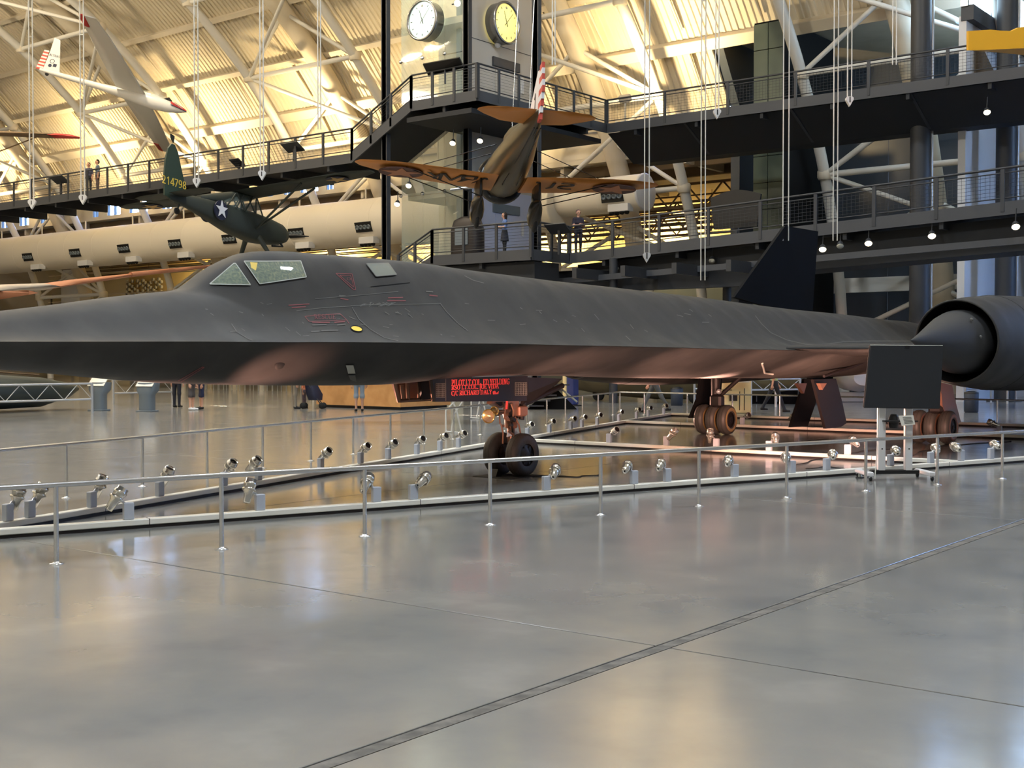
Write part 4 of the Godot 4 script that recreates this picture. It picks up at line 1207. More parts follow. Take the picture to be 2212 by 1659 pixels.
	for i in 26:
		var x := rl.randf_range(772, 850)
		mp.call("scuff", skin_strip([[x, 660 - rl.randf_range(-3, 6)], [x + rl.randf_range(3, 12), 658 - rl.randf_range(-2, 5)]], 1.2), "scratch")
	# belly fittings
	mp.call("belly_panel_line", skin_strip([[385, 822], [437, 792], [441, 793], [391, 824]], 1.6), "stencil_red")
	mp.call("sensor_dome", MB.new().lathe(hit(604, 787, 0.0), Vector3(0, -0.5, 1), [[0.07, 0.0], [0.065, 0.012], [0.04, 0.02], [0.001, 0.024]], 14), "jet_skin")
	mp.call("antenna_plate", skin_patch([Vector2(746, 786), Vector2(762, 786), Vector2(767, 804), Vector2(751, 804)], 2, 2, 0.02), "frame_light")
	mp.call("antenna_blade", skin_patch([Vector2(751, 806), Vector2(766, 806), Vector2(769, 820), Vector2(756, 816)], 2, 2, 0.03), "scratch")
	mp.call("tie_down_hook", MB.new().tube([hit(1646, 784, 0.01), hit(1650, 800, 0.05), hit(1668, 803, 0.05)], 0.02, 6), "frame_light")
	# nose gear bay, doors and strut
	var dz := ZC + 0.46
	var dq := [oz(934, 817, dz), oz(1140, 812, dz), oz(1138, 866, dz), oz(940, 868, dz)]
	var door = mp.call("nose_gear_door", MB.new().prism(dq, Vector3(0, 0, -0.05)), "gear_dark", "dark door with red crew lettering")
	for q in [["PILOT LT.COL. ED YEILDING", 975, 820, 1100, 830], ["RSO LT.COL. JOE VIDA", 975, 832, 1077, 842], ["C/C RICHARD DALY", 975, 844, 1062, 853]]:
		var a := oz(q[1], q[2], dz)
		var b := oz(q[3], q[4], dz)
		var tm := text_mesh(q[0], 1.0, 0.05, "Droid Serif")
		var box := tm.get_aabb()
		var t := part(door, "crew_lettering", tm, "stencil_bright", "red stencil lettering")
		var sx: float = (b.x - a.x) / box.size.x
		var sy: float = (a.y - b.y) / box.size.y
		t.scale = Vector3(sx, sy, 0.1)
		t.position = Vector3((a.x + b.x) * 0.5, (a.y + b.y) * 0.5, dz + 0.004) - Vector3(box.get_center().x * sx, box.get_center().y * sy, 0)
	part(door, "small_bird_mark", MB.new().prism([oz(1064, 846, dz + 0.004), oz(1069, 844, dz + 0.004), oz(1072, 849, dz + 0.004), oz(1077, 845, dz + 0.004), oz(1076, 851, dz + 0.004), oz(1065, 852, dz + 0.004)], Vector3(0, 0, 0.004)), "stencil_bright")
	for g in [[942, 828, 961, 858], [1113, 826, 1138, 854]]:
		for i in 8:
			var f := i / 7.0
			var xx: float = lerpf(g[0], g[2], f)
			part(door, "vent_bar", MB.new().tube([oz(xx, g[1], dz + 0.006), oz(xx, g[3], dz + 0.006)], 0.0045, 4), "scratch")
			var yy: float = lerpf(g[1], g[3], f)
			part(door, "vent_bar", MB.new().tube([oz(g[0], yy, dz + 0.006), oz(g[2], yy, dz + 0.006)], 0.0045, 4), "scratch")
	part(door, "door_seam", MB.new().tube([oz(963, 818, dz + 0.004), oz(963, 866, dz + 0.004)], 0.004, 4), "scratch")
	var dz2 := ZC - 0.5
	mp.call("nose_gear_door", MB.new().prism([oz(850, 824, dz2), oz(940, 818, dz2), oz(936, 864, dz2), oz(862, 866, dz2)], Vector3(0, 0, -0.05)), "gear_bronze")
	for q in [[852, 822, 862, 868], [862, 866, 930, 862], [880, 824, 882, 864], [905, 822, 906, 863], [932, 820, 936, 866], [868, 832, 871, 862]]:
		mp.call("bay_frame", MB.new().tube([oz(q[0], q[1], ZC - 0.3), oz(q[2], q[3], ZC - 0.3)], 0.03, 6), "gear_bronze")
	mp.call("bay_bulkhead", MB.new().prism([oz(908, 824, ZC - 0.2), oz(926, 820, ZC - 0.2), oz(930, 862, ZC - 0.2), oz(912, 864, ZC - 0.2)], Vector3(0.05, 0, -0.1)), "gear_dark")
	mp.call("bay_lip", MB.new().prism([oz(850, 822, ZC + 0.3), oz(938, 800, ZC + 0.35), oz(938, 816, ZC + 0.4), oz(870, 826, ZC + 0.35)], Vector3(0, 0, -0.1)), "jet_skin")
	mp.call("drag_link", MB.new().tube([oz(1118, 880, ZC), oz(1215, 833, ZC)], 0.045, 8), "gear_dark")
	mp.call("aft_bay_door", MB.new().prism([oz(1140, 815, ZC + 0.3), oz(1215, 818, ZC + 0.3), oz(1200, 832, ZC + 0.25), oz(1125, 882, ZC + 0.1), oz(1140, 850, ZC + 0.25)], Vector3(0, 0, -0.05)), "gear_dark")
	var ng := fl(1088, 1026)
	ng.z = ZC
	for s in [-0.215, 0.215]: wheel_in(o, off, ng + Vector3(0, 0.325, s), 0.325, 0.22, "tyre", "")
	mp.call("nose_strut", MB.new().tube([ng + Vector3(0, 0.3, 0), ng + Vector3(0, 0.75, 0), ng + Vector3(0.0, 1.5, 0)], [0.05, 0.06, 0.085], 14), "gear_bronze")
	mp.call("strut_collar", MB.new().lathe(ng + Vector3(0, 0.72, 0), Vector3.UP, [[0.08, 0.0], [0.1, 0.02], [0.1, 0.16], [0.13, 0.2], [0.13, 0.36], [0.09, 0.42]], 14), "gear_bronze")
	mp.call("axle", MB.new().tube([ng + Vector3(0, 0.325, -0.32), ng + Vector3(0, 0.325, 0.32)], 0.04, 10), "gear_dark")
	mp.call("torque_link", MB.new().prism([ng + Vector3(0.05, 0.36, 0.02), ng + Vector3(0.25, 0.55, 0.02), ng + Vector3(0.06, 0.74, 0.02), ng + Vector3(0.09, 0.55, 0.02)], Vector3(0, 0, -0.05)), "white_paint")
	mp.call("actuator", MB.new().tube([ng + Vector3(0.12, 0.85, 0.1), ng + Vector3(0.22, 1.3, 0.1)], 0.05, 10), "gear_dark")
	mp.call("actuator_block", MB.new().cbox(ng + Vector3(0.1, 0.98, 0.1), Vector3(0.22, 0.16, 0.14), 0.02), "gear_bronze")
	mp.call("gear_hose", MB.new().tube([ng + Vector3(-0.08, 1.3, 0.08), ng + Vector3(-0.14, 0.95, 0.1), ng + Vector3(-0.06, 0.62, 0.08), ng + Vector3(-0.02, 0.4, 0.06)], 0.018, 6), "rubber")
	var bb := Basis(rgt, Vector3.UP, -fwd)
	var gp := func(x, y): return oz(x, y, ZC + 0.12)
	mp.call("cross_head", MB.new().prism([gp.call(1064, 866), gp.call(1122, 862), gp.call(1120, 880), gp.call(1110, 884), gp.call(1108, 870), gp.call(1096, 870), gp.call(1084, 882), gp.call(1062, 872)], Vector3(0, 0, -0.10)), "gear_bronze")
	mp.call("cross_head_web", MB.new().prism([gp.call(1070, 869), gp.call(1092, 868), gp.call(1080, 877)], Vector3(0, 0, 0.02)), "gear_dark")
	mp.call("steering_unit", MB.new().lathe(ng + Vector3(0, 0.86, 0), Vector3.UP, [[0.07, 0.0], [0.12, 0.02], [0.12, 0.10], [0.09, 0.12], [0.11, 0.16], [0.11, 0.24], [0.07, 0.28]], 16), "gear_dark")
	for e in [[1072, 880, 1080, 915], [1086, 868, 1090, 905], [1104, 872, 1108, 902], [1112, 900, 1124, 935], [1082, 915, 1086, 958], [1098, 930, 1112, 945]]:
		mp.call("gear_pipe", MB.new().tube([oz(e[0], e[1], ZC + 0.16), oz((e[0] + e[2]) * 0.5 + 3, (e[1] + e[3]) * 0.5, ZC + 0.18), oz(e[2], e[3], ZC + 0.14)], 0.013, 6), "gear_bronze")
	for e in [[1076, 893, 0.05], [1094, 903, 0.055], [1108, 906, 0.06], [1086, 920, 0.04], [1104, 918, 0.045]]:
		mp.call("gear_fitting", MB.new().cbox(oz(e[0], e[1], ZC + 0.15), Vector3(e[2] * 1.6, e[2], e[2]), 0.008, Basis(Vector3(0, 0, 1), e[0] * 0.7)), "gear_bronze" if int(e[0]) % 4 else "gear_dark")
	mp.call("white_placard", MB.new().prism([oz(1096, 934, ZC + 0.2), oz(1106, 941, ZC + 0.2), oz(1094, 944, ZC + 0.2)], Vector3(0, 0, 0.01)), "white_paint")
	mp.call("red_safety_pin", MB.new().tube([oz(1094, 884, ZC + 0.3), oz(1097, 842, ZC + 0.3)], 0.018, 8), "stencil_bright")
	for q in [[1056, 899, 0.098], [1069, 888, 0.066]]:
		var p := oz(q[0], q[1], ZC + 0.25)
		var d := (-fwd * 0.85 - rgt * 0.5).normalized()
		var r: float = q[2]
		var lt = mp.call("landing_lamp", MB.new().lathe(p, d, [[r * 0.4, -0.06], [r * 0.9, -0.025], [r * 1.08, 0.0], [r * 1.08, 0.02], [r * 0.98, 0.02], [r * 0.6, -0.02], [0.001, -0.045]], 20, false), "brass")
		part(lt, "lamp_glass", MB.new().lathe(p + d * 0.012, d, [[r * 0.98, 0.0], [0.001, 0.008]], 20, false), "glass")
		mp.call("lamp_bracket", MB.new().tube([p - d * 0.08, ng + Vector3(0, 1.0, 0.05)], 0.02, 6), "gear_bronze")
	# main gear: three wheels abreast on each side
	for q in [[fl(2022, 956), 1.0], [fl(1547, 937), -1.0]]:
		var c := Vector3(25.9, 0, ZC + q[1] * 2.56)
		for k in 3:
			wheel_in(o, off, c + Vector3(0, 0.345, (k - 1) * 0.30), 0.345, 0.24, "tyre_silver", "tyre_band" if q[1] < 0 else "gear_bronze")
		mp.call("main_axle", MB.new().tube([c + Vector3(0, 0.345, -0.42), c + Vector3(0, 0.345, 0.42)], 0.05, 10), "gear_dark")
		mp.call("main_strut", MB.new().tube([c + Vector3(0, 0.3, 0), c + Vector3(0, 0.9, 0), c + Vector3(0.05, 1.9, 0)], [0.08, 0.1, 0.13], 14), "gear_dark")
		mp.call("side_brace", MB.new().tube([c + Vector3(0.02, 0.8, 0), c + Vector3(0.1, 1.75, -q[1] * 1.1)], 0.05, 8), "gear_dark")
		mp.call("gear_cover", MB.new().cbox(c + Vector3(-0.1, 0.78, 0.1), Vector3(0.25, 0.3, 0.3), 0.05), "gear_dark")
		mp.call("gear_dial", MB.new().lathe(c + Vector3(-0.2, 1.0, 0.2), Vector3(-0.6, 0, 0.8), [[0.06, 0.0], [0.06, 0.03], [0.001, 0.04]], 12), "galvanised")
	var gz := -14.75
	mp.call("main_gear_door", MB.new().prism([oz(1514, 818, gz), oz(1560, 818, gz), oz(1556, 890, gz), oz(1520, 902, gz), oz(1491, 903, gz), oz(1508, 860, gz)], Vector3(0, 0, -0.06)), "jet_black")
	mp.call("main_gear_door", MB.new().prism([oz(1738, 818, -12.6), oz(1757, 818, -12.6), oz(1763, 868, -12.6), oz(1745, 921, -12.6), oz(1708, 923, -12.6), oz(1733, 840, -12.6)], Vector3(0, 0, -0.06)), "jet_black")
	mp.call("main_gear_door", MB.new().prism([oz(1757, 820, -10.9), oz(1806, 818, -10.9), oz(1820, 870, -10.9), oz(1829, 914, -10.9), oz(1817, 922, -10.9), oz(1784, 926, -10.9)], Vector3(0, 0, -0.06)), "gear_dark")
	mp.call("door_hinge", MB.new().prism([oz(1715, 828, -12.5), oz(1736, 828, -12.5), oz(1730, 850, -12.5)], Vector3(0, 0, 0.08)), "gear_bronze")
	mp.call("door_hinge", MB.new().prism([oz(1763, 828, -10.8), oz(1778, 828, -10.8), oz(1769, 842, -10.8)], Vector3(0, 0, 0.08)), "gear_bronze")
	mp.call("hydraulic_line", MB.new().tube([oz(1780, 813, -10.5), oz(1806, 803, -10.5), oz(1830, 796, -10.5), oz(1872, 780, -10.4)], 0.03, 8), "gear_dark")
	var pd := -8.9
	mp.call("main_gear_door", MB.new().prism([oz(2031, 826, pd), oz(2057, 832, pd), oz(2061, 855, pd), oz(2076, 912, pd), oz(2050, 919, pd), oz(2036, 875, pd)], Vector3(0, 0, -0.05)), "gear_bronze")

func wheel_in(o: Node3D, off: Vector3, c: Vector3, r: float, w: float, t: String, b: String):
	wheel(o, c + off, r, w, t, b)

# --- low railings, raceways and spotlights --------------------------------------------------------
func on_line(px: float, a: Vector3, b: Vector3) -> Vector3:
	# floor point of the line a-b seen in the picture column px
	var d := ray(px, 771.0)
	var n := Vector2(d.z, -d.x)
	var pa := Vector2(a.x, a.z)
	var pb := Vector2(b.x, b.z)
	var t := -pa.dot(n) / (pb - pa).dot(n)
	return a.lerp(b, t)
func railing(label: String, a: Vector3, b: Vector3, spots: Array):
	var o := thing("barrier_railing", label, "railing", a)
	var h := Vector3(0, 0.69, 0)
	part(o, "top_rail", MB.new().tube([h, b - a + h], 0.024, 12), "steel")
	var pm: Mesh = MB.new().tube([Vector3.ZERO, h - Vector3(0, 0.01, 0)], 0.021, 12).done()
	var fm: Mesh = MB.new().lathe(Vector3.ZERO, Vector3.UP, [[0.062, 0.0], [0.062, 0.006], [0.03, 0.012], [0.024, 0.025]], 16).done()
	for s in spots:
		var p := part(o, "post", pm, "steel")
		p.position = s - a
		part(p, "base_flange", fm, "steel")
func barriers():
	var na := Vector3(6.1, 0, -9.82)
	var nb := Vector3(18.95, 0, -5.68)
	var dn := (nb - na).normalized()
	var spots := []
	for i in range(-3, 14): spots.append(na + dn * 1.5 * i)
	railing("brushed steel railing with slim posts between viewer and black jet", na - dn * 5.0, na + dn * 20.5, spots)
	var fa := Vector3(9.03, 0, -14.3)
	var fb := Vector3(33.2, 0, -21.7)
	var df := (fb - fa).normalized()
	spots = []
	for i in range(-3, 17): spots.append(fa + df * 1.53 * i)
	spots.append(fb)
	railing("brushed steel railing with slim posts on the far side of the black jet", fa - df * 5.0, fb, spots)
	spots = []
	for i in 15: spots.append(fb + Vector3(0, 0, 0.9 + 1.53 * i))
	railing("brushed steel railing with slim posts behind the tail of the black jet", fb, fb + Vector3(0, 0, 22.5), spots)
	# raceways
	var n0 := Vector3(3.4, 0, -12.75)
	var n1 := Vector3(28.0, 0, -4.35)
	var f0 := Vector3(4.0, 0, -11.25)
	var f1 := Vector3(33.0, 0, -19.75)
	var lines := {"near": [n0, n1, "pale metal lighting raceway just behind the near railing"], "far": [f0, f1, "pale metal lighting raceway on the far side of the jet"],
		"mid": [on_x(f0, f1, 20.75), on_x(n0, n1, 20.75), "pale metal lighting raceway crossing behind the nose wheels"],
		"gear": [on_x(f0, f1, 28.35), on_x(n0, n1, 28.35), "pale metal lighting raceway crossing behind the main wheels"],
		"tail": [f1, Vector3(33.0, 0, -4.0), "pale metal lighting raceway under the tail of the jet"]}
	for k in lines:
		var a: Vector3 = lines[k][0]
		var b: Vector3 = lines[k][1]
		var o := thing("light_raceway", lines[k][2], "raceway", a)
		var d := b - a
		var bs := Basis.looking_at(d.normalized(), Vector3.UP)
		part(o, "channel", MB.new().box(d * 0.5 + Vector3(0, 0.018, 0), Vector3(0.10, 0.036, d.length()), bs), "gear_dark")
		part(o, "cover", MB.new().cbox(d * 0.5 + Vector3(0, 0.066, 0), Vector3(0.13, 0.062, d.length()), 0.008, bs), "strip_metal")
		var seg := int(d.length() / 3.0)
		for i in seg: part(o, "cover_joint", MB.new().box(d * ((i + 0.5) / seg) + Vector3(0, 0.066, 0), Vector3(0.133, 0.065, 0.008), bs), "gear_dark")
	var warm := Color(1.0, 0.74, 0.64)
	var belly := func(x, s): return Vector3(x, 1.6, ZC + s)
	# column, side of the box the lamp sits on, target x, beam energy
	for q in [[275, -1, 8.6, 0], [560, -1, 9.6, 2], [812, -1, 12.0, 0], [892, 1, 14.5, 6], [1180, 1, 15.8, 7], [1370, -1, 18.6, 0], [1442, -1, 20.0, 20], [1588, -1, 21.6, 0], [1712, -1, 23.0, 20], [1787, 1, 24.2, 0], [2012, 1, 26.0, 16], [2078, -1, 25.0, 0], [2142, 1, 26.5, 0], [1925, 1, 25.0, 10]]:
		lamp(on_line(q[0], n0, n1), n1 - n0, q[1], belly.call(q[2], 0.7), q[3], warm, "silver spotlight with grey box on the near raceway")
	for q in [[14, 1, 7.5, 0], [62, 1, 8.0, 0], [196, 1, 8.6, 3], [343, 1, 9.6, 3], [482, 1, 10.8, 0], [557, -1, 11.6, 0], [692, 1, 13.0, 6], [778, 1, 14.0, 0], [838, 1, 14.8, 0], [900, 1, 15.5, 8], [950, 1, 16.5, 0], [990, 1, 17.5, 8], [1139, 1, 20.0, 0], [1187, 1, 21.0, 14], [1233, 1, 22.0, 0], [1257, 1, 22.5, 0], [1290, 1, 23.5, 14], [1337, 1, 25.0, 0], [1375, 1, 26.0, 0], [1400, 1, 27.0, 0], [1434, 1, 28.0, 0]]:
		lamp(on_line(q[0], f0, f1), f1 - f0, q[1], belly.call(q[2], -0.3), q[3], warm, "silver spotlight with grey box on the far raceway")
	for q in [[1316, 1, 19.5, 8], [1440, 1, 21.0, 0], [1548, -1, 20.4, 10], [1662, 1, 22.5, 0], [1832, 1, 23.0, 8]]:
		lamp(on_line(q[0], lines["mid"][0], lines["mid"][1]), lines["mid"][1] - lines["mid"][0], q[1], belly.call(q[2], 0.4), q[3], warm, "silver spotlight with grey box on the raceway behind the nose wheels")
	for q in [[1604, 1, 26.0, 0], [1722, -1, 27.0, 5], [2160, -1, 28.0, 5]]:
		lamp(on_line(q[0], lines["gear"][0], lines["gear"][1]), lines["gear"][1] - lines["gear"][0], q[1], belly.call(q[2], 0.4), q[3], warm, "silver spotlight with grey box on the raceway behind the main wheels")
	# loose cables on the floor
	for q in [[[1150, 1029], [1190, 1027], [1240, 1030], [1290, 1026]], [[1720, 1003], [1800, 985], [1860, 975], [1930, 968]], [[1740, 1012], [1790, 1008], [1840, 1015], [1870, 1030]], [[1960, 985], [2040, 962], [2110, 958], [2180, 953]]]:
		var c := thing("floor_cable", ["thin dark cable on the floor behind the nose wheels", "thin dark cable running to the foot of the monitor stand", "loose cable loop beside the monitor stand", "thin pale cable by the port main wheels"][[1150, 1720, 1740, 1960].find(q[0][0])], "cable", fl(q[0][0], q[0][1]))
		var pts := []
		var cv := Curve3D.new()
		for p in q: cv.add_point(fl(p[0], p[1], 0.008) - c.position)
		for i in 25:
			var s := cv.sample_baked(cv.get_baked_length() * i / 24.0, true)
			pts.append(s + Vector3(0, 0, 0.05 * sin(i * 0.9)))
		part(c, "cable", MB.new().tube(pts, 0.008, 6), "rubber")
		part(c, "plug", MB.new().tube([pts[-1], pts[-1] + Vector3(0.06, 0, 0)], 0.014, 6), "rubber")
	var shoe := thing("wheel_mat", "thin black mat under the nose wheels", "mat", fl(1088, 1028))
	part(shoe, "mat", MB.new().cbox(Vector3(0.05, 0.004, 0.05), Vector3(0.8, 0.008, 0.75), 0.002), "rubber")
	part(shoe, "chock", MB.new().prism([Vector3(-0.25, 0.01, 0.05), Vector3(-0.12, 0.01, 0.05), Vector3(-0.2, 0.12, 0.05)], Vector3(0, 0, -0.16)), "gear_dark")
func on_x(a: Vector3, b: Vector3, x: float) -> Vector3: return a.lerp(b, (x - a.x) / (b.x - a.x))
var lamp_meshes := {}
func lamp(p: Vector3, along: Vector3, side: int, target: Vector3, energy: float, c: Color, label: String):
	if lamp_meshes.is_empty():
		lamp_meshes["box"] = MB.new().cbox(Vector3(0, 0.08, 0), Vector3(0.095, 0.16, 0.06), 0.006).done()
		lamp_meshes["house"] = MB.new().lathe(Vector3.ZERO, Vector3.FORWARD, [[0.012, -0.125], [0.036, -0.12], [0.045, -0.02], [0.058, 0.0], [0.058, 0.05], [0.064, 0.052], [0.064, 0.085], [0.056, 0.087], [0.056, 0.12], [0.048, 0.122], [0.044, 0.10]], 20, false).done()
		lamp_meshes["ring"] = MB.new().lathe(Vector3.ZERO, Vector3.FORWARD, [[0.066, 0.0], [0.070, 0.006], [0.070, 0.016], [0.066, 0.022]], 20, false).done()
		lamp_meshes["lens"] = MB.new().lathe(Vector3.ZERO, Vector3.FORWARD, [[0.048, 0.100], [0.001, 0.104]], 18, false).done()
		lamp_meshes["yoke"] = MB.new().tube([Vector3(0, 0.12, 0), Vector3(0.05, 0.17, 0), Vector3(0.1, 0.19, 0)], 0.012, 6).done()
	var o := thing("floor_spotlight", label, "spotlight", p + Vector3(0, 0.097, 0), label.replace("silver spotlight with grey box", "spotlights"))
	var al := along.normalized()
	o.basis = Basis(al, Vector3.UP, al.cross(Vector3.UP)).scaled(Vector3.ONE * 1.12)
	part(o, "mounting_box", lamp_meshes["box"], "lamp_box")
	var y := part(o, "yoke", lamp_meshes["yoke"], "galvanised")
	if side < 0: y.basis = Basis(Vector3.UP, PI)
	var hp := Vector3(0.115 * side, 0.2, 0)
	var dir := (target - (o.position + o.basis * hp)).normalized()
	var loc := (o.basis.inverse() * dir).normalized()
	var h := part(o, "lamp_housing", lamp_meshes["house"], "lamp_metal")
	h.position = hp
	look(h, loc)
	part(h, "clamp_ring", lamp_meshes["ring"], "lamp_metal")
	part(h, "lamp_lens", lamp_meshes["lens"], "spot_lens")
	if energy > 0: spot(o.position + o.basis * hp + dir * 0.14, target, 27.0, c, energy * 2.6, 0.06)

func monitor_stand():
	var c := fl(1932, 1035)
	var o := thing("monitor_stand", "white two column rolling stand behind the near railing", "stand", c)
	var d := (rgt * 0.98 + Vector3(0, 0, -0.05)).normalized()
	var f := Vector3(-d.z, 0, d.x) * -1.0
	f = -d.cross(Vector3.UP)              # away from the viewer or back
	var b := Basis(d, Vector3.UP, -f)
	o.basis = Basis.looking_at(f, Vector3.UP)
	var s := 0.20
	for k in [-s, s]:
		part(o, "column", MB.new().cbox(Vector3(k, 0.62, 0), Vector3(0.11, 1.08, 0.09), 0.012), "white_paint")
		part(o, "inner_column", MB.new().cbox(Vector3(k, 1.2, 0), Vector3(0.085, 0.5, 0.07), 0.01), "galvanised")
		part(o, "screw", MB.new().lathe(Vector3(k, 0.45, 0.046), Vector3(0, 0, 1), [[0.012, 0.0], [0.012, 0.004], [0.001, 0.006]], 8), "rubber")
	part(o, "base_bar", MB.new().cbox(Vector3(0, 0.11, 0), Vector3(0.72, 0.06, 0.1), 0.01), "black_plastic")
	for k in [[-0.45, 0.0], [0.45, 0.0]]:
		part(o, "foot", MB.new().cbox(Vector3(k[0], 0.10, 0.0), Vector3(0.09, 0.06, 0.62), 0.01), "white_paint")
		for z in [-0.3, 0.3]:
			var w := part(o, "caster", MB.new().lathe(Vector3(k[0] - 0.015, 0.035, z), Vector3(1, 0, 0), [[0.01, -0.006], [0.033, 0.0], [0.035, 0.015], [0.033, 0.03], [0.01, 0.036]], 16), "rubber")
			part(w, "caster_fork", MB.new().box(Vector3(k[0], 0.065, z), Vector3(0.05, 0.03, 0.04)), "galvanised")
	part(o, "shelf", MB.new().cbox(Vector3(0.05, 0.86, 0.02), Vector3(0.5, 0.025, 0.24), 0.004), "black_plastic")
	part(o, "power_cord", MB.new().tube([Vector3(-0.26, 1.1, 0.05), Vector3(-0.27, 0.6, 0.06), Vector3(-0.31, 0.2, 0.1), Vector3(-0.33, 0.02, 0.12)], 0.008, 6), "paper")
	var md := Vector3(c.x, 0, c.z)
	var dep := to_px(c).z
	var t := thing("monitor", "large black monitor mounted on the white rolling stand", "monitor", od(1953, 815, dep - 0.16))
	var q := [od(1881, 746, dep - 0.10), od(2038, 747, dep - 0.10), od(2030, 882, dep - 0.18), od(1867, 880, dep - 0.18)]
	var loc := []
	for p in q: loc.append(p - t.position)
	part(t, "panel", MB.new().prism(loc, f * 0.07), "screen_black")
	for i in 4:
		part(t, "bezel", MB.new().tube([loc[i] + f * 0.03, loc[(i + 1) % 4] + f * 0.03], 0.011, 6), "frame_light" if i == 0 else "black_plastic")
	part(t, "logo_bar", MB.new().box((loc[0] + loc[1]) * 0.5 - Vector3(0, 0.012, 0), Vector3(0.06, 0.02, 0.06), b), "black_plastic")
	part(t, "mount", MB.new().box((loc[2] + loc[3]) * 0.5 + Vector3(0, 0.2, 0) + f * 0.09, Vector3(0.5, 0.4, 0.05), b), "black_plastic")
	var pn := thing("paper_notice", "white paper notice leaning on the monitor stand shelf", "notice", od(1958, 915, dep - 0.24))
	var pq := []
	for p in [[1941, 898], [1973, 897], [1977, 917], [1948, 920]]: pq.append(od(p[0], p[1], dep - 0.24) - pn.position)
	part(pn, "sheet", MB.new().prism(pq, f * 0.004), "paper")
	for k in 5: part(pn, "printed_line", MB.new().prism([od(1950 + k, 902 + 3 * k, dep - 0.246) - pn.position, od(1969 + k, 901 + 3 * k, dep - 0.246) - pn.position, od(1969 + k, 902 + 3 * k, dep - 0.246) - pn.position, od(1950 + k, 903 + 3 * k, dep - 0.246) - pn.position], f * 0.002), "print_ink")
	var sp := thing("small_speaker", "small black speaker on the monitor stand shelf", "speaker", od(1930, 924, dep - 0.02))
	var sb := []
	for p in [[-0.06, 0.0, 0.05], [-0.075, 0.08, 0.06], [-0.06, 0.16, 0.05], [-0.04, 0.2, 0.03]]:
		sb.append(rrect(Vector3(0, p[1], 0), -p[0], p[2]))
	part(sp, "body", MB.new().loft(sb), "black_plastic")
	part(sp, "cone", MB.new().lathe(Vector3(-0.04, 0.08, 0.03), Vector3(-0.7, 0, 0.7), [[0.04, 0.0], [0.035, 0.015], [0.01, 0.005]], 14), "gear_dark")
	# camera tripod shoe beside the stand
	var j := thing("caster_lamp", "small bright bracket lamp by the left foot of the monitor stand", "lamp", fl(1858, 1032))
	part(j, "lamp_body", MB.new().lathe(Vector3.ZERO, Vector3.UP, [[0.03, 0.0], [0.03, 0.06], [0.045, 0.08], [0.045, 0.12], [0.02, 0.13]], 12), "lens")
	part(j, "base", MB.new().cbox(Vector3(0, 0.006, 0), Vector3(0.16, 0.012, 0.08), 0.003), "black_plastic")

# --- aircraft hanging from the roof -----------------------------------------------------------------
func craft(n: String, label: String, pos: Vector3, forward: Vector3, side: Vector3) -> Node3D:
	var o := thing(n, label, "aircraft", pos)
	var f := forward.normalized()
	var x := (side - f * side.dot(f)).normalized()
	o.basis = Basis(x, x.cross(f), -f)
	return o
func body(secs: Array, n := 20) -> MB:
	# secs: [z, half width, half height, y centre, squareness]
	var rings := []
	for s in secs:
		var r := []
		var e: float = s[4] if s.size() > 4 else 1.0
		for j in n:
			var t := TAU * j / n
			r.append(Vector3(s[1] * signf(cos(t)) * pow(absf(cos(t)), e), s[3] + s[2] * signf(sin(t)) * pow(absf(sin(t)), e), s[0]))
		rings.append(r)
	return MB.new().loft(rings)
func wing_mesh(secs: Array) -> MB:
	# secs: [x, leading z, trailing z, thickness, y]
	var rings := []
	for s in secs:
		var r := []
		for k in [[0.0, 0.0], [0.06, 0.55], [0.25, 1.0], [0.6, 0.7], [1.0, 0.03], [0.6, -0.25], [0.25, -0.4], [0.06, -0.35]]:
			r.append(Vector3(s[0], s[4] + s[3] * 0.6 * k[1], lerpf(s[1], s[2], k[0])))
		rings.append(r)
	return MB.new().loft(rings)
func star(c: Vector3, ux: Vector3, uy: Vector3, r: float, push: Vector3) -> MB:
	var p := []
	for i in 10:
		var a := TAU * i / 10.0
		var q := r if i % 2 == 0 else r * 0.4
		p.append(c + ux * q * sin(a) + uy * q * cos(a))
	return MB.new().prism(p, push)
func disc(c: Vector3, ux: Vector3, uy: Vector3, r: float, push: Vector3) -> MB:
	var p := []
	for i in 24:
		var a := TAU * i / 24.0
		p.append(c + ux * r * sin(a) + uy * r * cos(a))
	return MB.new().prism(p, push)

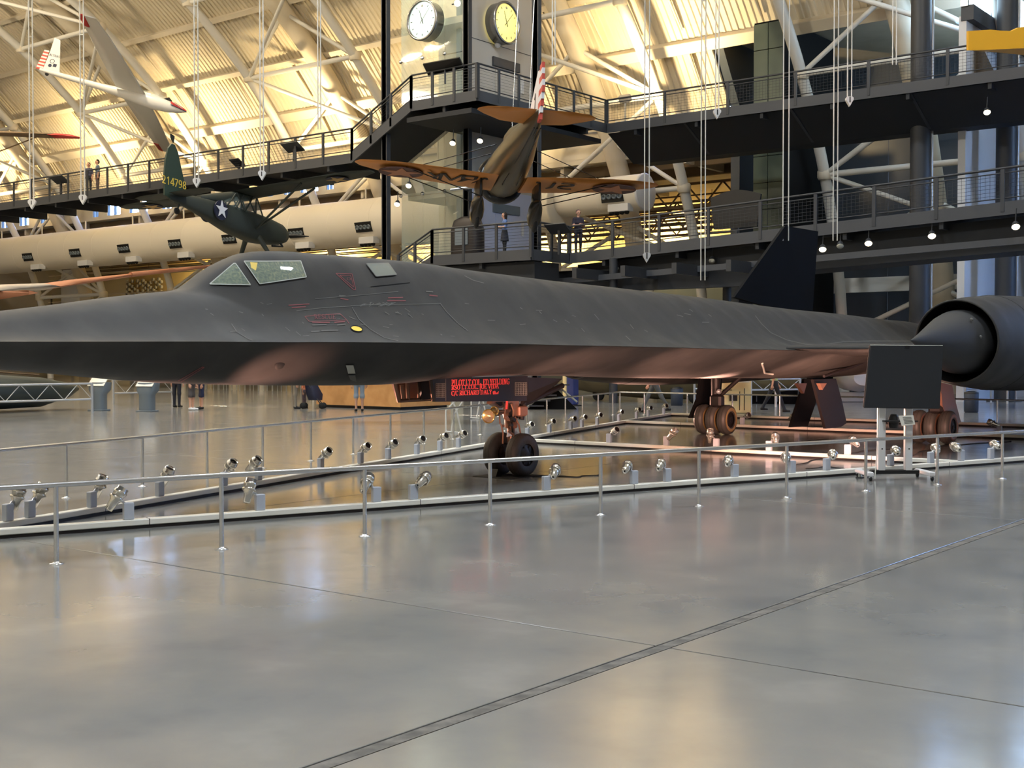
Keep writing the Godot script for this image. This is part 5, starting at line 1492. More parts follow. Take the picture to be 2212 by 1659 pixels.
func hung_aircraft():
	# white glider
	var nose := od(402, 243, 60)
	var tail := od(70, 158, 60)
	var tipn := od(262, 38, 52.6)
	var tipf := od(312, 300, 67)
	var root := od(285, 206, 60)
	var g := craft("glider", "white sailplane with striped rudder hanging high on the left", root, nose - tail, tipn - tipf)
	part(g, "fuselage", body([[-2.75, 0.03, 0.03, -0.12], [-2.5, 0.13, 0.12, -0.12], [-1.9, 0.26, 0.27, -0.10], [-1.1, 0.31, 0.36, -0.05], [-0.3, 0.30, 0.34, 0.0], [0.5, 0.22, 0.24, 0.0], [1.6, 0.15, 0.16, 0.03], [4.0, 0.10, 0.11, 0.1], [4.6, 0.05, 0.08, 0.12]]), "glider_white")
	part(g, "canopy", body([[-2.0, 0.06, 0.05, 0.13], [-1.6, 0.2, 0.2, 0.14], [-1.0, 0.24, 0.26, 0.16], [-0.3, 0.18, 0.2, 0.2], [0.1, 0.05, 0.06, 0.25]]), "glass")
	part(g, "instrument_hood", MB.new().prism([Vector3(0.18, 0.15, -2.0), Vector3(0.2, 0.3, -1.8), Vector3(0.18, 0.17, -1.55)], Vector3(-0.36, 0, 0)), "rubber")
	part(g, "nose_flash", body([[-2.74, 0.035, 0.03, -0.10], [-2.5, 0.138, 0.10, -0.06], [-2.1, 0.235, 0.16, 0.02], [-1.95, 0.24, 0.1, 0.07]]), "red_paint", "red and white nose flash")
	part(g, "nose_line", MB.new().tube([Vector3(0.05, -0.14, -2.74), Vector3(0.2, -0.12, -2.4), Vector3(0.27, -0.06, -2.0)], 0.02, 6), "navy_mark")
	part(g, "nose_flash_stripe", MB.new().tube([Vector3(0.11, -0.06, -2.55), Vector3(0.2, 0.02, -2.3), Vector3(0.235, 0.12, -2.0)], 0.018, 6), "glider_white")
	for s in [1.0, -1.0]:
		part(g, "wing", wing_mesh([[0.25 * s, -0.70, 0.75, 0.16, 0.12], [3.0 * s, -0.62, 0.66, 0.14, 0.12], [6.0 * s, -0.48, 0.54, 0.10, 0.13], [7.5 * s, -0.30, 0.45, 0.06, 0.14]]), "glider_white")
		part(g, "red_wing_tip", wing_mesh([[6.5 * s, 0.24, 0.53, 0.12, 0.125], [7.52 * s, 0.2, 0.46, 0.08, 0.14]]), "red_paint")
	part(g, "fin", MB.new().prism([Vector3(0.04, 0.1, 3.6), Vector3(0.04, 0.8, 3.82), Vector3(0.04, 1.8, 4.12), Vector3(0.04, 1.85, 4.42), Vector3(0.04, 1.0, 4.40), Vector3(0.04, 0.05, 4.45)], Vector3(-0.08, 0, 0)), "glider_white")
	for i in 12:
		var y := 0.12 + 0.085 * i
		part(g, "rudder_stripe", MB.new().prism([Vector3(0.035, y, 4.46), Vector3(0.035, y + 0.083, 4.45), Vector3(0.02, y + 0.083, 4.80 - 0.1 * y), Vector3(0.02, y, 4.80 - 0.1 * y)], Vector3(-0.05, 0, 0)), "stripe_red" if i % 2 == 0 else "glider_white")
	flat_text(g, "ALTRAS", Vector3(0.046, 0.95, 4.12), Vector3(0, 0, -1), Vector3.UP, 0.11, "navy_mark")
	part(g, "fin_badge", MB.new().tube(circle(Vector3(0.045, 0.66, 4.14), 0.1), 0.012, 4, false), "navy_mark")
	part(g, "fin_badge", disc(Vector3(0.042, 0.42, 4.18), Vector3(0, 0, -1), Vector3.UP, 0.085, Vector3(0.006, 0, 0)), "navy_mark")
	part(g, "fin_badge", MB.new().box(Vector3(0.042, 0.48, 3.96), Vector3(0.01, 0.16, 0.17)), "star_blue")
	part(g, "tail_wheel", MB.new().lathe(Vector3(-0.03, -0.02, 4.2), Vector3(1, 0, 0), [[0.02, 0.0], [0.09, 0.01], [0.09, 0.05], [0.02, 0.06]], 14), "rubber")
	# olive observation plane
	nose = od(617, 500, 50)
	tail = od(366, 430, 44)
	root = (nose + tail) * 0.5
	var f := (nose - tail).normalized()
	var side := f.cross(Vector3.UP).normalized() * 5.0 + Vector3(0, 0.30, 0)
	var p := craft("observation_plane", "dark olive high wing observation plane numbered 214798 hanging below the walkway", root, f, side)
	var k := (nose - tail).length() / 7.0
	part(p, "fuselage", body([[3.5 * k, 0.04, 0.14, 0.12, 0.8], [3.0 * k, 0.10, 0.20, 0.12, 0.8], [1.6 * k, 0.24, 0.36, 0.02, 0.7], [0.2 * k, 0.36, 0.52, -0.14, 0.7], [-1.2 * k, 0.42, 0.58, -0.22, 0.7], [-2.2 * k, 0.42, 0.52, -0.22, 0.75], [-3.0 * k, 0.36, 0.42, -0.20, 0.85], [-3.4 * k, 0.24, 0.28, -0.2, 1.0], [-3.52 * k, 0.08, 0.1, -0.2, 1.0]]), "olive")
	part(p, "cabin_roof", body([[1.9 * k, 0.12, 0.1, 0.35, 0.8], [0.9 * k, 0.25, 0.22, 0.5, 0.8], [0.0, 0.32, 0.16, 0.78, 0.8], [-1.0 * k, 0.34, 0.1, 0.86, 0.8]]), "olive")
	part(p, "cabin_glazing", body([[0.75 * k, 0.24, 0.2, 0.42, 0.6], [0.0, 0.34, 0.36, 0.5, 0.6], [-1.1 * k, 0.35, 0.38, 0.5, 0.6], [-1.5 * k, 0.3, 0.2, 0.36, 0.6]]), "glass")
	for sx in [-0.36, 0.36]:
		for q in [[0.7, 0.24, 0.15, 0.8], [0.15, 0.25, -0.3, 0.85], [-0.35, 0.24, 0.1, 0.85], [-0.4, 0.24, -0.9, 0.85], [-1.0, 0.24, -0.55, 0.85], [-1.05, 0.24, -1.1, 0.85], [-1.5, 0.2, -1.15, 0.85]]:
			part(p, "cabin_frame", MB.new().tube([Vector3(sx, q[1], q[0] * k), Vector3(sx * 0.95, q[3], q[2] * k)], 0.03, 5), "olive")
	for s in [1.0, -1.0]:
		part(p, "wing", wing_mesh([[0.1 * s, -1.35 * k, 0.15 * k, 0.2, 0.92], [3.0 * s, -1.3 * k, 0.1 * k, 0.18, 1.0], [5.2 * s, -1.15 * k, -0.05 * k, 0.12, 1.07], [5.9 * s, -0.8 * k, -0.3 * k, 0.05, 1.09]]), "olive")
		for z in [-1.2, -0.3]: part(p, "wing_strut", MB.new().tube([Vector3(0.4 * s, -0.35, -1.0 * k), Vector3(3.0 * s, 0.95, z * k)], 0.045, 6), "olive")
		part(p, "tailplane", wing_mesh([[0.08 * s, 2.75 * k, 3.65 * k, 0.07, 0.2], [1.2 * s, 2.85 * k, 3.65 * k, 0.06, 0.22], [1.65 * s, 3.05 * k, 3.5 * k, 0.03, 0.22]]), "olive")
		part(p, "gear_leg", MB.new().tube([Vector3(0.3 * s, -0.6, -1.3 * k), Vector3(0.85 * s, -1.55, -1.5 * k)], [0.11, 0.06], 8), "olive")
		part(p, "main_wheel", MB.new().lathe(Vector3(0.80 * s, -1.6, -1.5 * k), Vector3(1, 0, 0), [[0.03, -0.08], [0.22, -0.07], [0.27, -0.03], [0.27, 0.05], [0.22, 0.09], [0.03, 0.1]], 20), "rubber")
		part(p, "wing_star_disc", disc(Vector3(4.4 * s, 0.985, -0.6 * k), Vector3(1, 0, 0), Vector3(0, 0, 1), 0.42, Vector3(0, -0.01, 0)), "star_blue")
		part(p, "wing_star", star(Vector3(4.4 * s, 0.972, -0.6 * k), Vector3(1, 0, 0), Vector3(0, 0, 1), 0.42, Vector3(0, -0.012, 0)), "tan_cloth")
		part(p, "fuselage_star", star(Vector3(0.385 * s, 0.02, 1.05 * k), Vector3(0, 0, -1), Vector3.UP, 0.34, Vector3(0.02 * s, 0, 0)), "star_white")
		part(p, "star_disc", disc(Vector3(0.31 * s, 0.0, 1.05 * k), Vector3(0, 0, -1), Vector3.UP, 0.36, Vector3(0.06 * s, 0, 0)), "star_blue")
	var fin := []
	for q in [[2.55, 0.25], [2.75, 0.8], [2.95, 1.35], [3.08, 1.75], [3.25, 1.98], [3.42, 2.0], [3.6, 1.8], [3.74, 1.35], [3.8, 0.8], [3.78, 0.1], [3.4, 0.0]]: fin.append(Vector3(0.035, q[1], q[0] * k))
	part(p, "tail_fin", MB.new().prism(fin, Vector3(-0.07, 0, 0)), "olive_green")
	flat_text(p, "214798", Vector3(0.045, 0.62, 3.29 * k), Vector3(0, 0, -1), Vector3.UP, 0.27, "number_yellow")
	part(p, "tail_lamp", MB.new().prism([Vector3(0.02, 2.05, 3.3 * k), Vector3(0.02, 2.3, 3.25 * k), Vector3(0.02, 2.35, 3.45 * k), Vector3(0.02, 2.22, 3.45 * k)], Vector3(-0.04, 0, 0)), "rubber")
	part(p, "tail_wheel", MB.new().lathe(Vector3(-0.04, -0.35, 3.1 * k), Vector3(1, 0, 0), [[0.02, 0.0], [0.12, 0.01], [0.12, 0.07], [0.02, 0.08]], 14), "rubber")
	part(p, "tail_wheel_fork", MB.new().tube([Vector3(0, 0.0, 2.95 * k), Vector3(0.02, -0.33, 3.1 * k)], 0.03, 6), "olive")
	part(p, "propeller", wing_mesh([[-1.05, -3.62 * k, -3.56 * k, 0.05, -0.1], [-0.4, -3.64 * k, -3.54 * k, 0.14, -0.18], [0.0, -3.64 * k, -3.56 * k, 0.16, -0.2], [0.4, -3.64 * k, -3.54 * k, 0.14, -0.22], [1.05, -3.62 * k, -3.56 * k, 0.05, -0.3]]), "rubber")
	part(p, "engine_pipe", MB.new().tube([Vector3(0.3, -0.6, -2.7 * k), Vector3(0.34, -0.75, -2.8 * k), Vector3(0.2, -0.78, -2.3 * k)], 0.05, 6), "rubber")
	# pursuit plane seen from behind and below
	nose = od(1078, 392, 37)
	tail = od(1166, 258, 30)
	f = (nose - tail).normalized()
	var lw := od(752, 353, 36.0)
	var rw := od(1397, 366, 35.0)
	root = tail.lerp(nose, 0.72)
	var q0 := craft("pursuit_plane", "dark open cockpit pursuit plane with orange wings hanging before the tower", root, f, rw - lw)
	var L := (nose - tail).length()
	part(q0, "fuselage", body([[0.72 * L, 0.05, 0.12, 0.16], [0.55 * L, 0.22, 0.34, 0.10], [0.25 * L, 0.45, 0.55, 0.02], [0.0, 0.56, 0.64, -0.02], [-0.15 * L, 0.6, 0.62, -0.02], [-0.24 * L, 0.55, 0.55, -0.02]], 18), "pursuit_olive")
	for e in [-0.4, 0.0, 0.4]: part(q0, "fuselage_stringer", MB.new().tube([Vector3(0.02 + e * 0.2, -0.10, 0.66 * L), Vector3(0.3 * e, -0.35, 0.4 * L), Vector3(0.5 * e, -0.60, 0.05 * L)], 0.02, 5), "pursuit_dark")
	part(q0, "headrest", body([[0.35 * L, 0.1, 0.1, 0.55], [0.1 * L, 0.22, 0.35, 0.6], [0.0, 0.2, 0.3, 0.7]]), "pursuit_olive")
	part(q0, "cowl_ring", MB.new().lathe(Vector3(0, -0.02, -0.20 * L), Vector3(0, 0, -1), [[0.56, 0.0], [0.70, 0.05], [0.72, 0.3], [0.66, 0.42], [0.60, 0.35], [0.58, 0.05]], 28, false), "pursuit_dark")
	for i in 9:
		var a := TAU * i / 9.0
		part(q0, "engine_cylinder", MB.new().tube([Vector3(cos(a) * 0.2, sin(a) * 0.2 - 0.02, -0.26 * L), Vector3(cos(a) * 0.6, sin(a) * 0.6 - 0.02, -0.26 * L)], 0.1, 8), "pursuit_dark")
	part(q0, "propeller", wing_mesh([[-1.4, -0.335 * L, -0.325 * L, 0.08, -0.3], [0.0, -0.34 * L, -0.32 * L, 0.18, -0.02], [1.4, -0.335 * L, -0.325 * L, 0.08, 0.26]]), "galvanised")
	var hs := (rw - lw).length() * 0.5
	for s in [1.0, -1.0]:
		part(q0, "wing", wing_mesh([[0.4 * s, -0.85, 1.05, 0.3, -0.50], [1.6 * s, -0.85, 1.05, 0.26, -0.42], [2.8 * s, -0.75, 0.95, 0.2, -0.34], [3.6 * s, -0.5, 0.75, 0.13, -0.28], [hs * 0.97 * s, -0.2, 0.45, 0.06, -0.24], [hs * s, 0.05, 0.2, 0.02, -0.23]]), "wing_orange")
		part(q0, "tailplane", wing_mesh([[0.08 * s, 0.52 * L, 0.72 * L, 0.09, 0.24], [0.8 * s, 0.54 * L, 0.72 * L, 0.08, 0.25], [1.25 * s, 0.6 * L, 0.7 * L, 0.05, 0.26], [1.45 * s, 0.64 * L, 0.67 * L, 0.02, 0.26]]), "wing_orange")
		part(q0, "wing_star_disc", disc(Vector3(3.0 * s, -0.425, 0.15), Vector3(1, 0, 0), Vector3(0, 0, 1), 0.62, Vector3(0, -0.02, 0)), "star_brown")
		part(q0, "wing_star", star(Vector3(3.0 * s, -0.446, 0.15), Vector3(1, 0, 0), Vector3(0, 0, 1), 0.6, Vector3(0, -0.012, 0)), "rust_wing")
		var leg := part(q0, "wheel_spat", body([[-0.75, 0.05, 0.1, -1.35], [-0.5, 0.17, 0.32, -1.3], [-0.1, 0.20, 0.40, -1.25], [0.35, 0.13, 0.28, -1.2], [0.7, 0.03, 0.06, -1.1]], 14), "pursuit_dark")
		leg.position = Vector3(0.82 * s, 0.0, 0)
		part(leg, "gear_fairing", body([[-0.5, 0.04, 0.40, -0.80], [-0.2, 0.11, 0.44, -0.80], [0.2, 0.1, 0.44, -0.80], [0.55, 0.03, 0.38, -0.78]], 12), "pursuit_dark")
		part(leg, "spat_wheel", MB.new().lathe(Vector3(-0.06, -1.5, -0.1), Vector3(1, 0, 0), [[0.02, 0.0], [0.26, 0.01], [0.3, 0.06], [0.26, 0.11], [0.02, 0.12]], 18), "rubber")
		for zz in [-0.5, 0.6]:
			part(q0, "flying_wire", MB.new().tube([Vector3(0.85 * s, -1.0, zz), Vector3(2.9 * s, -0.38, zz)], 0.014, 4), "pursuit_dark")
			part(q0, "landing_wire", MB.new().tube([Vector3(0.45 * s, 0.45, zz), Vector3(2.5 * s, -0.3, zz)], 0.012, 4), "pursuit_dark")
	for q in [["Y", -2.05], ["M", -1.6], ["R", -1.12], ["A", -0.7], ["U", 1.0], ["S", 1.6]]:
		flat_text(q0, q[0], Vector3(q[1], -0.475 - 0.03 * (2.0 - absf(q[1])), 0.2), Vector3(-1, 0, 0), Vector3(0, 0, 1), 0.75, "wing_letter")
	part(q0, "fin", MB.new().prism([Vector3(0.03, 0.3, 0.45 * L), Vector3(0.03, 1.0, 0.60 * L), Vector3(0.03, 1.3, 0.66 * L), Vector3(0.03, 1.25, 0.70 * L), Vector3(0.03, 0.2, 0.70 * L)], Vector3(-0.06, 0, 0)), "star_white")
	flat_text(q0, "1", Vector3(-0.035, 0.55, 0.63 * L), Vector3(0, 0, 1), Vector3.UP, 0.45, "wing_letter")
	for i in 9:
		var y := -0.05 + 0.155 * i
		part(q0, "rudder_stripe", MB.new().prism([Vector3(0.035, y, 0.70 * L), Vector3(0.035, y + 0.153, 0.70 * L), Vector3(0.03, y + 0.153, 0.70 * L + 0.55 - 0.05 * absf(i - 4)), Vector3(0.03, y, 0.70 * L + 0.55 - 0.05 * absf(i - 4))], Vector3(-0.07, 0, 0)), "stripe_red" if i % 2 == 0 else "star_white")
	for e in [[0.0, 0.3], [0.5, 0.0]]: part(q0, "hang_cable", MB.new().tube([Vector3(e[0], 0.3, e[1]), Vector3(e[0], 14.0, e[1])], 0.012, 4), "steel")
	# wing tip of another craft at the left edge
	var w1 := od(60, 290, 55)
	var o := thing("hanging_wing_plane", "brown wing with red tip reaching in from the left under the glider", "aircraft", w1)
	var a0 := od(-140, 284, 58) - w1
	var a1 := od(171, 297, 54) - w1
	var d := (a1 - a0).normalized()
	var c := Vector3(d.z, 0, -d.x) * -0.55
	var sec := func(t, cw, th): 
		var m: Vector3 = a0.lerp(a1, t)
		return [m + c * cw, m + Vector3(0, th, 0), m - c * cw, m - Vector3(0, th * 0.6, 0)]
	part(o, "wing", MB.new().loft([sec.call(0.0, 1.0, 0.16), sec.call(0.85, 1.0, 0.14)]), "wing_brown")
	part(o, "red_wing_tip", MB.new().loft([sec.call(0.851, 1.0, 0.14), sec.call(0.94, 0.9, 0.12), sec.call(1.0, 0.35, 0.03)]), "red_paint")
	for t in [0.3, 0.62]:
		part(o, "wing_strut", MB.new().tube([a0.lerp(a1, t + 0.12), a0.lerp(a1, t - 0.35) + Vector3(0, -1.3, 0)], 0.03, 5), "wing_brown")
	# rust coloured gull wing above the jet's nose
	var r0 := od(100, 620, 40)
	o = thing("hanging_gull_wing", "rust and cream bent wing hanging just above the jet nose", "aircraft", r0)
	var pts := [[-120, 632, 34.0, 0.75], [0, 622, 37.0, 0.6], [95, 618, 39.0, 0.5], [150, 610, 40.0, 0.42], [282, 594, 43.0, 0.12]]
	var up_r := []
	for q in pts:
		var m := od(q[0], q[1], q[2]) - r0
		var hw: Vector3 = Vector3(0.8, 0, 0.55) * q[3]
		var th: float = 0.10 * (0.4 + q[3])
		up_r.append([m + hw, m + Vector3(0, th, 0), m - hw - Vector3(0, th * 0.8, 0), m - Vector3(0, th * 1.4, 0)])
	part(o, "wing", MB.new().loft(up_r.slice(2)), "rust_wing")
	part(o, "inner_wing", MB.new().loft(up_r.slice(0, 3)), "pale_wing")
	part(o, "wing_root_rib", MB.new().loft([[od(-60, 645, 36) - r0 + Vector3(0, 0.2, 0), od(-60, 645, 36) - r0 - Vector3(0, 0.15, 0), od(-60, 645, 36) - r0 + Vector3(0.3, 0, 0.3)], [od(62, 633, 36) - r0 + Vector3(0, 0.08, 0), od(62, 633, 36) - r0 - Vector3(0, 0.05, 0), od(62, 633, 36) - r0 + Vector3(0.2, 0, 0.2)]]), "rust_wing")
	part(o, "outer_boom", MB.new().tube([od(282, 593, 43) - r0, od(470, 574, 48) - r0], [0.09, 0.05], 8), "rust_wing")
	# yellow wing at the right edge
	var y0 := od(2140, 90, 27)
	o = thing("hanging_yellow_wing", "bright yellow wing tip hanging in from the upper right", "aircraft", y0)
	var face := []
	for q in [[2092, 67], [2140, 64], [2160, 66], [2185, 67], [2200, 60], [2230, 55], [2400, 50], [2400, 104], [2212, 104], [2150, 107], [2092, 109]]: face.append(od(q[0], q[1], 27) - y0)
	part(o, "wing_face", MB.new().prism(face, fwd * 0.12 + Vector3(0, 0.03, 0)), "yellow_wing")
	var und := []
	for q in [[2092, 109, 27.0], [2150, 107, 27.0], [2212, 104, 27.0], [2400, 104, 27.0], [2400, 122, 31.0], [2212, 119, 30.0], [2150, 113, 28.5]]: und.append(od(q[0], q[1], q[2]) - y0)
	part(o, "wing_underside", MB.new().prism(und, Vector3(0, 0.05, 0)), "yellow_wing")

func circle(c: Vector3, r: float) -> Array:
	var p := []
	for i in 21: p.append(c + Vector3(0, cos(TAU * i / 20.0), sin(TAU * i / 20.0)) * r)
	return p
func flat_text(parent: Node3D, s: String, at: Vector3, ux: Vector3, uy: Vector3, h: float, m: String):
	var tm := text_mesh(s, h, 0.01)
	var t := part(parent, "lettering", tm, m)
	t.basis = Basis(ux, uy, ux.cross(uy))
	t.position = at

func cables():
	# hoist cables with pulley blocks: column, block y (or -1), depth, gap px
	for q in [[1397, 553, 33.0, 10], [1518, 700, 36.0, 9], [1549, 243, 38.0, 7], [1697, 520, 34.0, 12], [1804, 520, 36.0, 9], [1835, 216, 37.0, 9], [1932, 140, 38.0, 8], [425, 392, 48.0, 8], [566, 376, 44.0, 7], [179, 428, 52.0, 8], [69, 438, 52.0, 8], [1196, 140, 45.0, 6], [690, 280, 50.0, 6]]:
		var b := od(q[0], q[1], q[2])
		var ytop := AB * sqrt(1.0 - pow((b.x - AX) / AA, 2.0)) - 0.2
		var kind := "pair of thin white hoist cables hanging from the roof"
		var blocky: bool = q[1] in [553, 243, 216, 392, 376, 428, 438]
		if blocky: kind = "twin white hoist cables whose pointed block hangs " + {553: "before the lower ramp", 243: "beside the tiled tower", 216: "at the upper walkway before the dark portal", 392: "beside the numbered olive tail fin", 376: "above the olive plane cabin", 428: "beside the two walkway visitors", 438: "by the reader panel on the long walkway"}[q[1]]
		if q[1] == 700: b.y = 4.0
		var o := thing("hoist_cable", kind, "cable", b, "hoist cables with blocks" if blocky else "plain hoist cables")
		var gap: float = q[3] * 0.5 * q[2] / FPX
		for s in [-1.0, 1.0]:
			part(o, "cable", MB.new().tube([rgt * gap * s, rgt * gap * s + Vector3(0, ytop - b.y, 0)], 0.0016 * q[2] * 0.33, 6), "white_steel")
		for yy in [0.3, 0.62]: part(o, "spreader", MB.new().tube([rgt * gap * -1.3 + Vector3(0, (ytop - b.y) * yy, 0), rgt * gap * 1.3 + Vector3(0, (ytop - b.y) * yy, 0)], 0.025, 5), "white_steel")
		if blocky:
			var sc: float = q[2] / FPX
			var pl := []
			for e in [[-8, 0], [-8, 4], [-5, 7], [5, 7], [8, 4], [8, 0], [0, -14]]: pl.append(rgt * e[0] * sc + Vector3(0, e[1] * sc, 0) - fwd * 0.06)
			part(o, "pulley_block", MB.new().prism(pl, fwd * 0.14), "white_paint")
			part(o, "pulley_slot", MB.new().box(-fwd * 0.062, Vector3(0.03, 0.16, 0.02), Basis(rgt, Vector3.UP, -fwd)), "gear_dark")

# --- things standing on the floor beyond the jet ----------------------------------------------------
func truss_rail(label: String, a: Vector3, b: Vector3, y0: float, y1: float):
	var o := thing("truss_barrier", label, "barrier", a)
	var d := b - a
	part(o, "top_chord", MB.new().tube([Vector3(0, y1, 0), d + Vector3(0, y1, 0)], 0.035, 8), "silver_truss")
	part(o, "bottom_chord", MB.new().tube([Vector3(0, y0, 0), d + Vector3(0, y0, 0)], 0.035, 8), "silver_truss")
	var n := maxi(4, int(d.length() / 0.45))
	for i in n:
		var p := d * (float(i) / n)
		var q := d * (float(i + 1) / n)
		part(o, "web_bar", MB.new().tube([p + Vector3(0, y0 if i % 2 else y1, 0), q + Vector3(0, y1 if i % 2 else y0, 0)], 0.014, 5), "silver_truss")
	for t in [0.0, 0.5, 1.0]: part(o, "leg", MB.new().tube([d * t, d * t + Vector3(0, y1, 0)], 0.045, 8), "silver_truss")
func kiosk(label: String, p: Vector3, yaw: float):
	var o := thing("label_kiosk", label, "kiosk", p)
	o.rotation.y = yaw
	part(o, "pedestal", MB.new().loft([rrect(Vector3.ZERO, 0.24, 0.2), rrect(Vector3(0, 0.55, 0), 0.24, 0.2), rrect(Vector3(0.05, 0.7, 0), 0.34, 0.26), rrect(Vector3(0.08, 0.95, 0), 0.36, 0.22)]), "kiosk_grey")
	part(o, "label_plate", MB.new().cbox(Vector3(-0.02, 1.0, 0), Vector3(0.5, 0.03, 0.62), 0.006, Basis(Vector3(0, 0, 1), 0.75)), "paper")
	part(o, "foot", MB.new().cbox(Vector3(0, 0.02, 0), Vector3(0.5, 0.04, 0.56), 0.008), "kiosk_grey")
func ground_things():
	# wooden information counter
	var c := Vector3(32.3, 0, -31.2)
	var o := thing("wood_counter", "long blond wood information counter with dark top", "counter", c)
	for k in 2:
		part(o, "front_panel", MB.new().box(Vector3(-1.28, 0.57, -1.0 + 2.06 * k), Vector3(0.04, 0.94, 2.05)), "wood")
	part(o, "end_panel", MB.new().box(Vector3(0.0, 0.57, 2.08), Vector3(2.58, 0.94, 0.04)), "wood")
	part(o, "plinth", MB.new().box(Vector3(0.05, 0.05, 0), Vector3(2.4, 0.1, 3.9)), "dark_steel")
	part(o, "carcass", MB.new().box(Vector3(0.05, 0.56, 0), Vector3(2.4, 0.92, 3.95)), "wood")
	part(o, "worktop", MB.new().cbox(Vector3(0, 1.07, 0), Vector3(2.7, 0.05, 4.3), 0.008), "dark_steel")
	for q in [[-1.0, -0.1, 0.16, "small white printed card standing on the wood counter"], [-1.0, 1.0, 0.2, "white card with blue picture standing on the wood counter"]]:
		var n := thing("counter_card", q[3], "card", c + Vector3(q[0], 1.095, q[1]))
		part(n, "card", MB.new().prism([Vector3(-0.03, 0.0, -q[2]), Vector3(-0.03, 0.0, q[2]), Vector3(0.05, 0.34, q[2]), Vector3(0.05, 0.34, -q[2])], Vector3(0.02, 0, 0)), "paper")
		part(n, "printed_block", MB.new().prism([Vector3(-0.015, 0.08, -q[2] * 0.5), Vector3(-0.015, 0.08, q[2] * 0.5), Vector3(0.02, 0.22, q[2] * 0.5), Vector3(0.02, 0.22, -q[2] * 0.5)], Vector3(-0.012, 0.003, 0)), "blue_banner")
	for q in [[-0.6, -1.4], [-0.4, 0.3], [0.1, 1.4]]:
		var n := thing("counter_box", "dark brochure box on top of the wood counter", "box", c + Vector3(q[0], 1.095, q[1]), "brochure boxes on the counter")
		part(n, "box", MB.new().cbox(Vector3(0, 0.12, 0), Vector3(0.3, 0.24, 0.5), 0.02), "black_plastic")
		part(n, "leaflets", MB.new().box(Vector3(0, 0.26, 0), Vector3(0.2, 0.06, 0.4)), "paper")
	kiosk("grey label kiosk with slanted cream plate standing alone near the truss barrier", fl(318, 889), 0.4)
	kiosk("grey label kiosk with white plate by the dark hull", fl(214, 887), 0.4)
	truss_rail("silver lattice barrier in front of the dark hull", Vector3(16.0, 0, -35.6), fl(199, 893), 0.45, 0.95)
	truss_rail("thin silver lattice barrier behind the lone kiosk", fl(245, 872), fl(372, 868), 0.4, 0.95)
	truss_rail("silver lattice barrier behind the man in the pale green shirt", fl(1622, 880), fl(1728, 878), 0.62, 1.0)
	truss_rail("silver lattice barrier beside the dark bin", fl(1500, 874), fl(1562, 874), 0.6, 1.0)
	truss_rail("silver lattice barrier with a blue sign under the port engine", fl(2085, 876), fl(2260, 868), 0.62, 1.05)
	var h := thing("dark_hull", "dark green streamlined hull resting behind the lattice barrier", "aircraft", Vector3(19.0, 0, -38.5))
	var rings := []
	for q in [[-7.0, 1.3, 0.95, 0.98], [-3.0, 1.4, 0.85, 0.88], [0.0, 1.3, 0.72, 0.76], [2.6, 1.1, 0.58, 0.66], [4.3, 0.8, 0.5, 0.62], [5.4, 0.3, 0.25, 0.66], [5.8, 0.05, 0.05, 0.7]]:
		var r := []
		for j in 18:
			var t := TAU * j / 18.0
			r.append(Vector3(q[0], q[3] + q[2] * sin(t), q[1] * cos(t)))
		rings.append(r)
	part(h, "hull", MB.new().loft(rings), "hull_green")
	part(h, "canopy", body([[-1.6, 0.4, 0.3, 0.0], [0.0, 0.5, 0.4, 0.0], [1.6, 0.1, 0.1, -0.1]], 14), "cockpit_lining").transform = Transform3D(Basis(Vector3.UP, PI / 2), Vector3(-2.2, 1.65, 0))
	part(h, "deck_line", MB.new().tube([Vector3(-5, 1.72, 0.6), Vector3(0, 1.5, 0.8), Vector3(4, 1.2, 0.55)], 0.03, 6), "wing_brown")
	for x in [-3.5, 2.2]: part(h, "cradle", MB.new().cbox(Vector3(x, 0.25, 0), Vector3(0.4, 0.5, 1.6), 0.03), "black_plastic")
	# display things along the far floor
	var bn := thing("blue_banner", "tall dark blue banner panel standing beside a yellow post", "banner", fl(1237, 877))
	part(bn, "panel", MB.new().cbox(Vector3(0, 1.0, 0), Vector3(0.35, 1.9, 0.3), 0.02), "blue_banner")
	part(bn, "foot", MB.new().cbox(Vector3(0, 0.02, 0), Vector3(0.5, 0.04, 0.5), 0.01), "gear_dark")
	var yp := thing("yellow_post", "yellow painted post with a spread black foot", "post", fl(1221, 875))
	part(yp, "post", MB.new().box(Vector3(0, 1.0, 0), Vector3(0.14, 2.0, 0.14)), "amber_panel")
	part(yp, "brace", MB.new().tube([Vector3(0, 1.3, 0), Vector3(-0.4, 1.75, 0)], 0.04, 6), "paper")
	for s in [-1, 1]: part(yp, "foot", MB.new().tube([Vector3(0, 0.25, 0), rgt * 0.4 * s + Vector3(0, 0.02, 0)], 0.03, 6), "gear_dark")
	var st := thing("boarding_steps", "dark boarding steps with pale sloping handrails", "steps", fl(1190, 884))
	for i in 5: part(st, "step", MB.new().box(rgt * (-0.5 + 0.22 * i) + Vector3(0, 0.12 + 0.18 * i, 0), Vector3(0.5, 0.05, 0.7), Basis(rgt, Vector3.UP, -fwd)), "dark_steel")
	part(st, "side_panel", MB.new().prism([rgt * -0.8, rgt * 0.9, rgt * 0.05 + Vector3(0, 0.85, 0)], fwd * 0.6), "jet_black")
	part(st, "handrail", MB.new().tube([rgt * -0.9 - fwd * 0.05, rgt * 0.05 + Vector3(0, 0.95, 0) - fwd * 0.05, rgt * 0.9 + Vector3(0, 0.25, 0) - fwd * 0.05], 0.035, 8), "frame_light")
	var sh := thing("olive_aircraft", "low olive and tan aircraft body parked behind the walking man", "aircraft", fl(1420, 868))
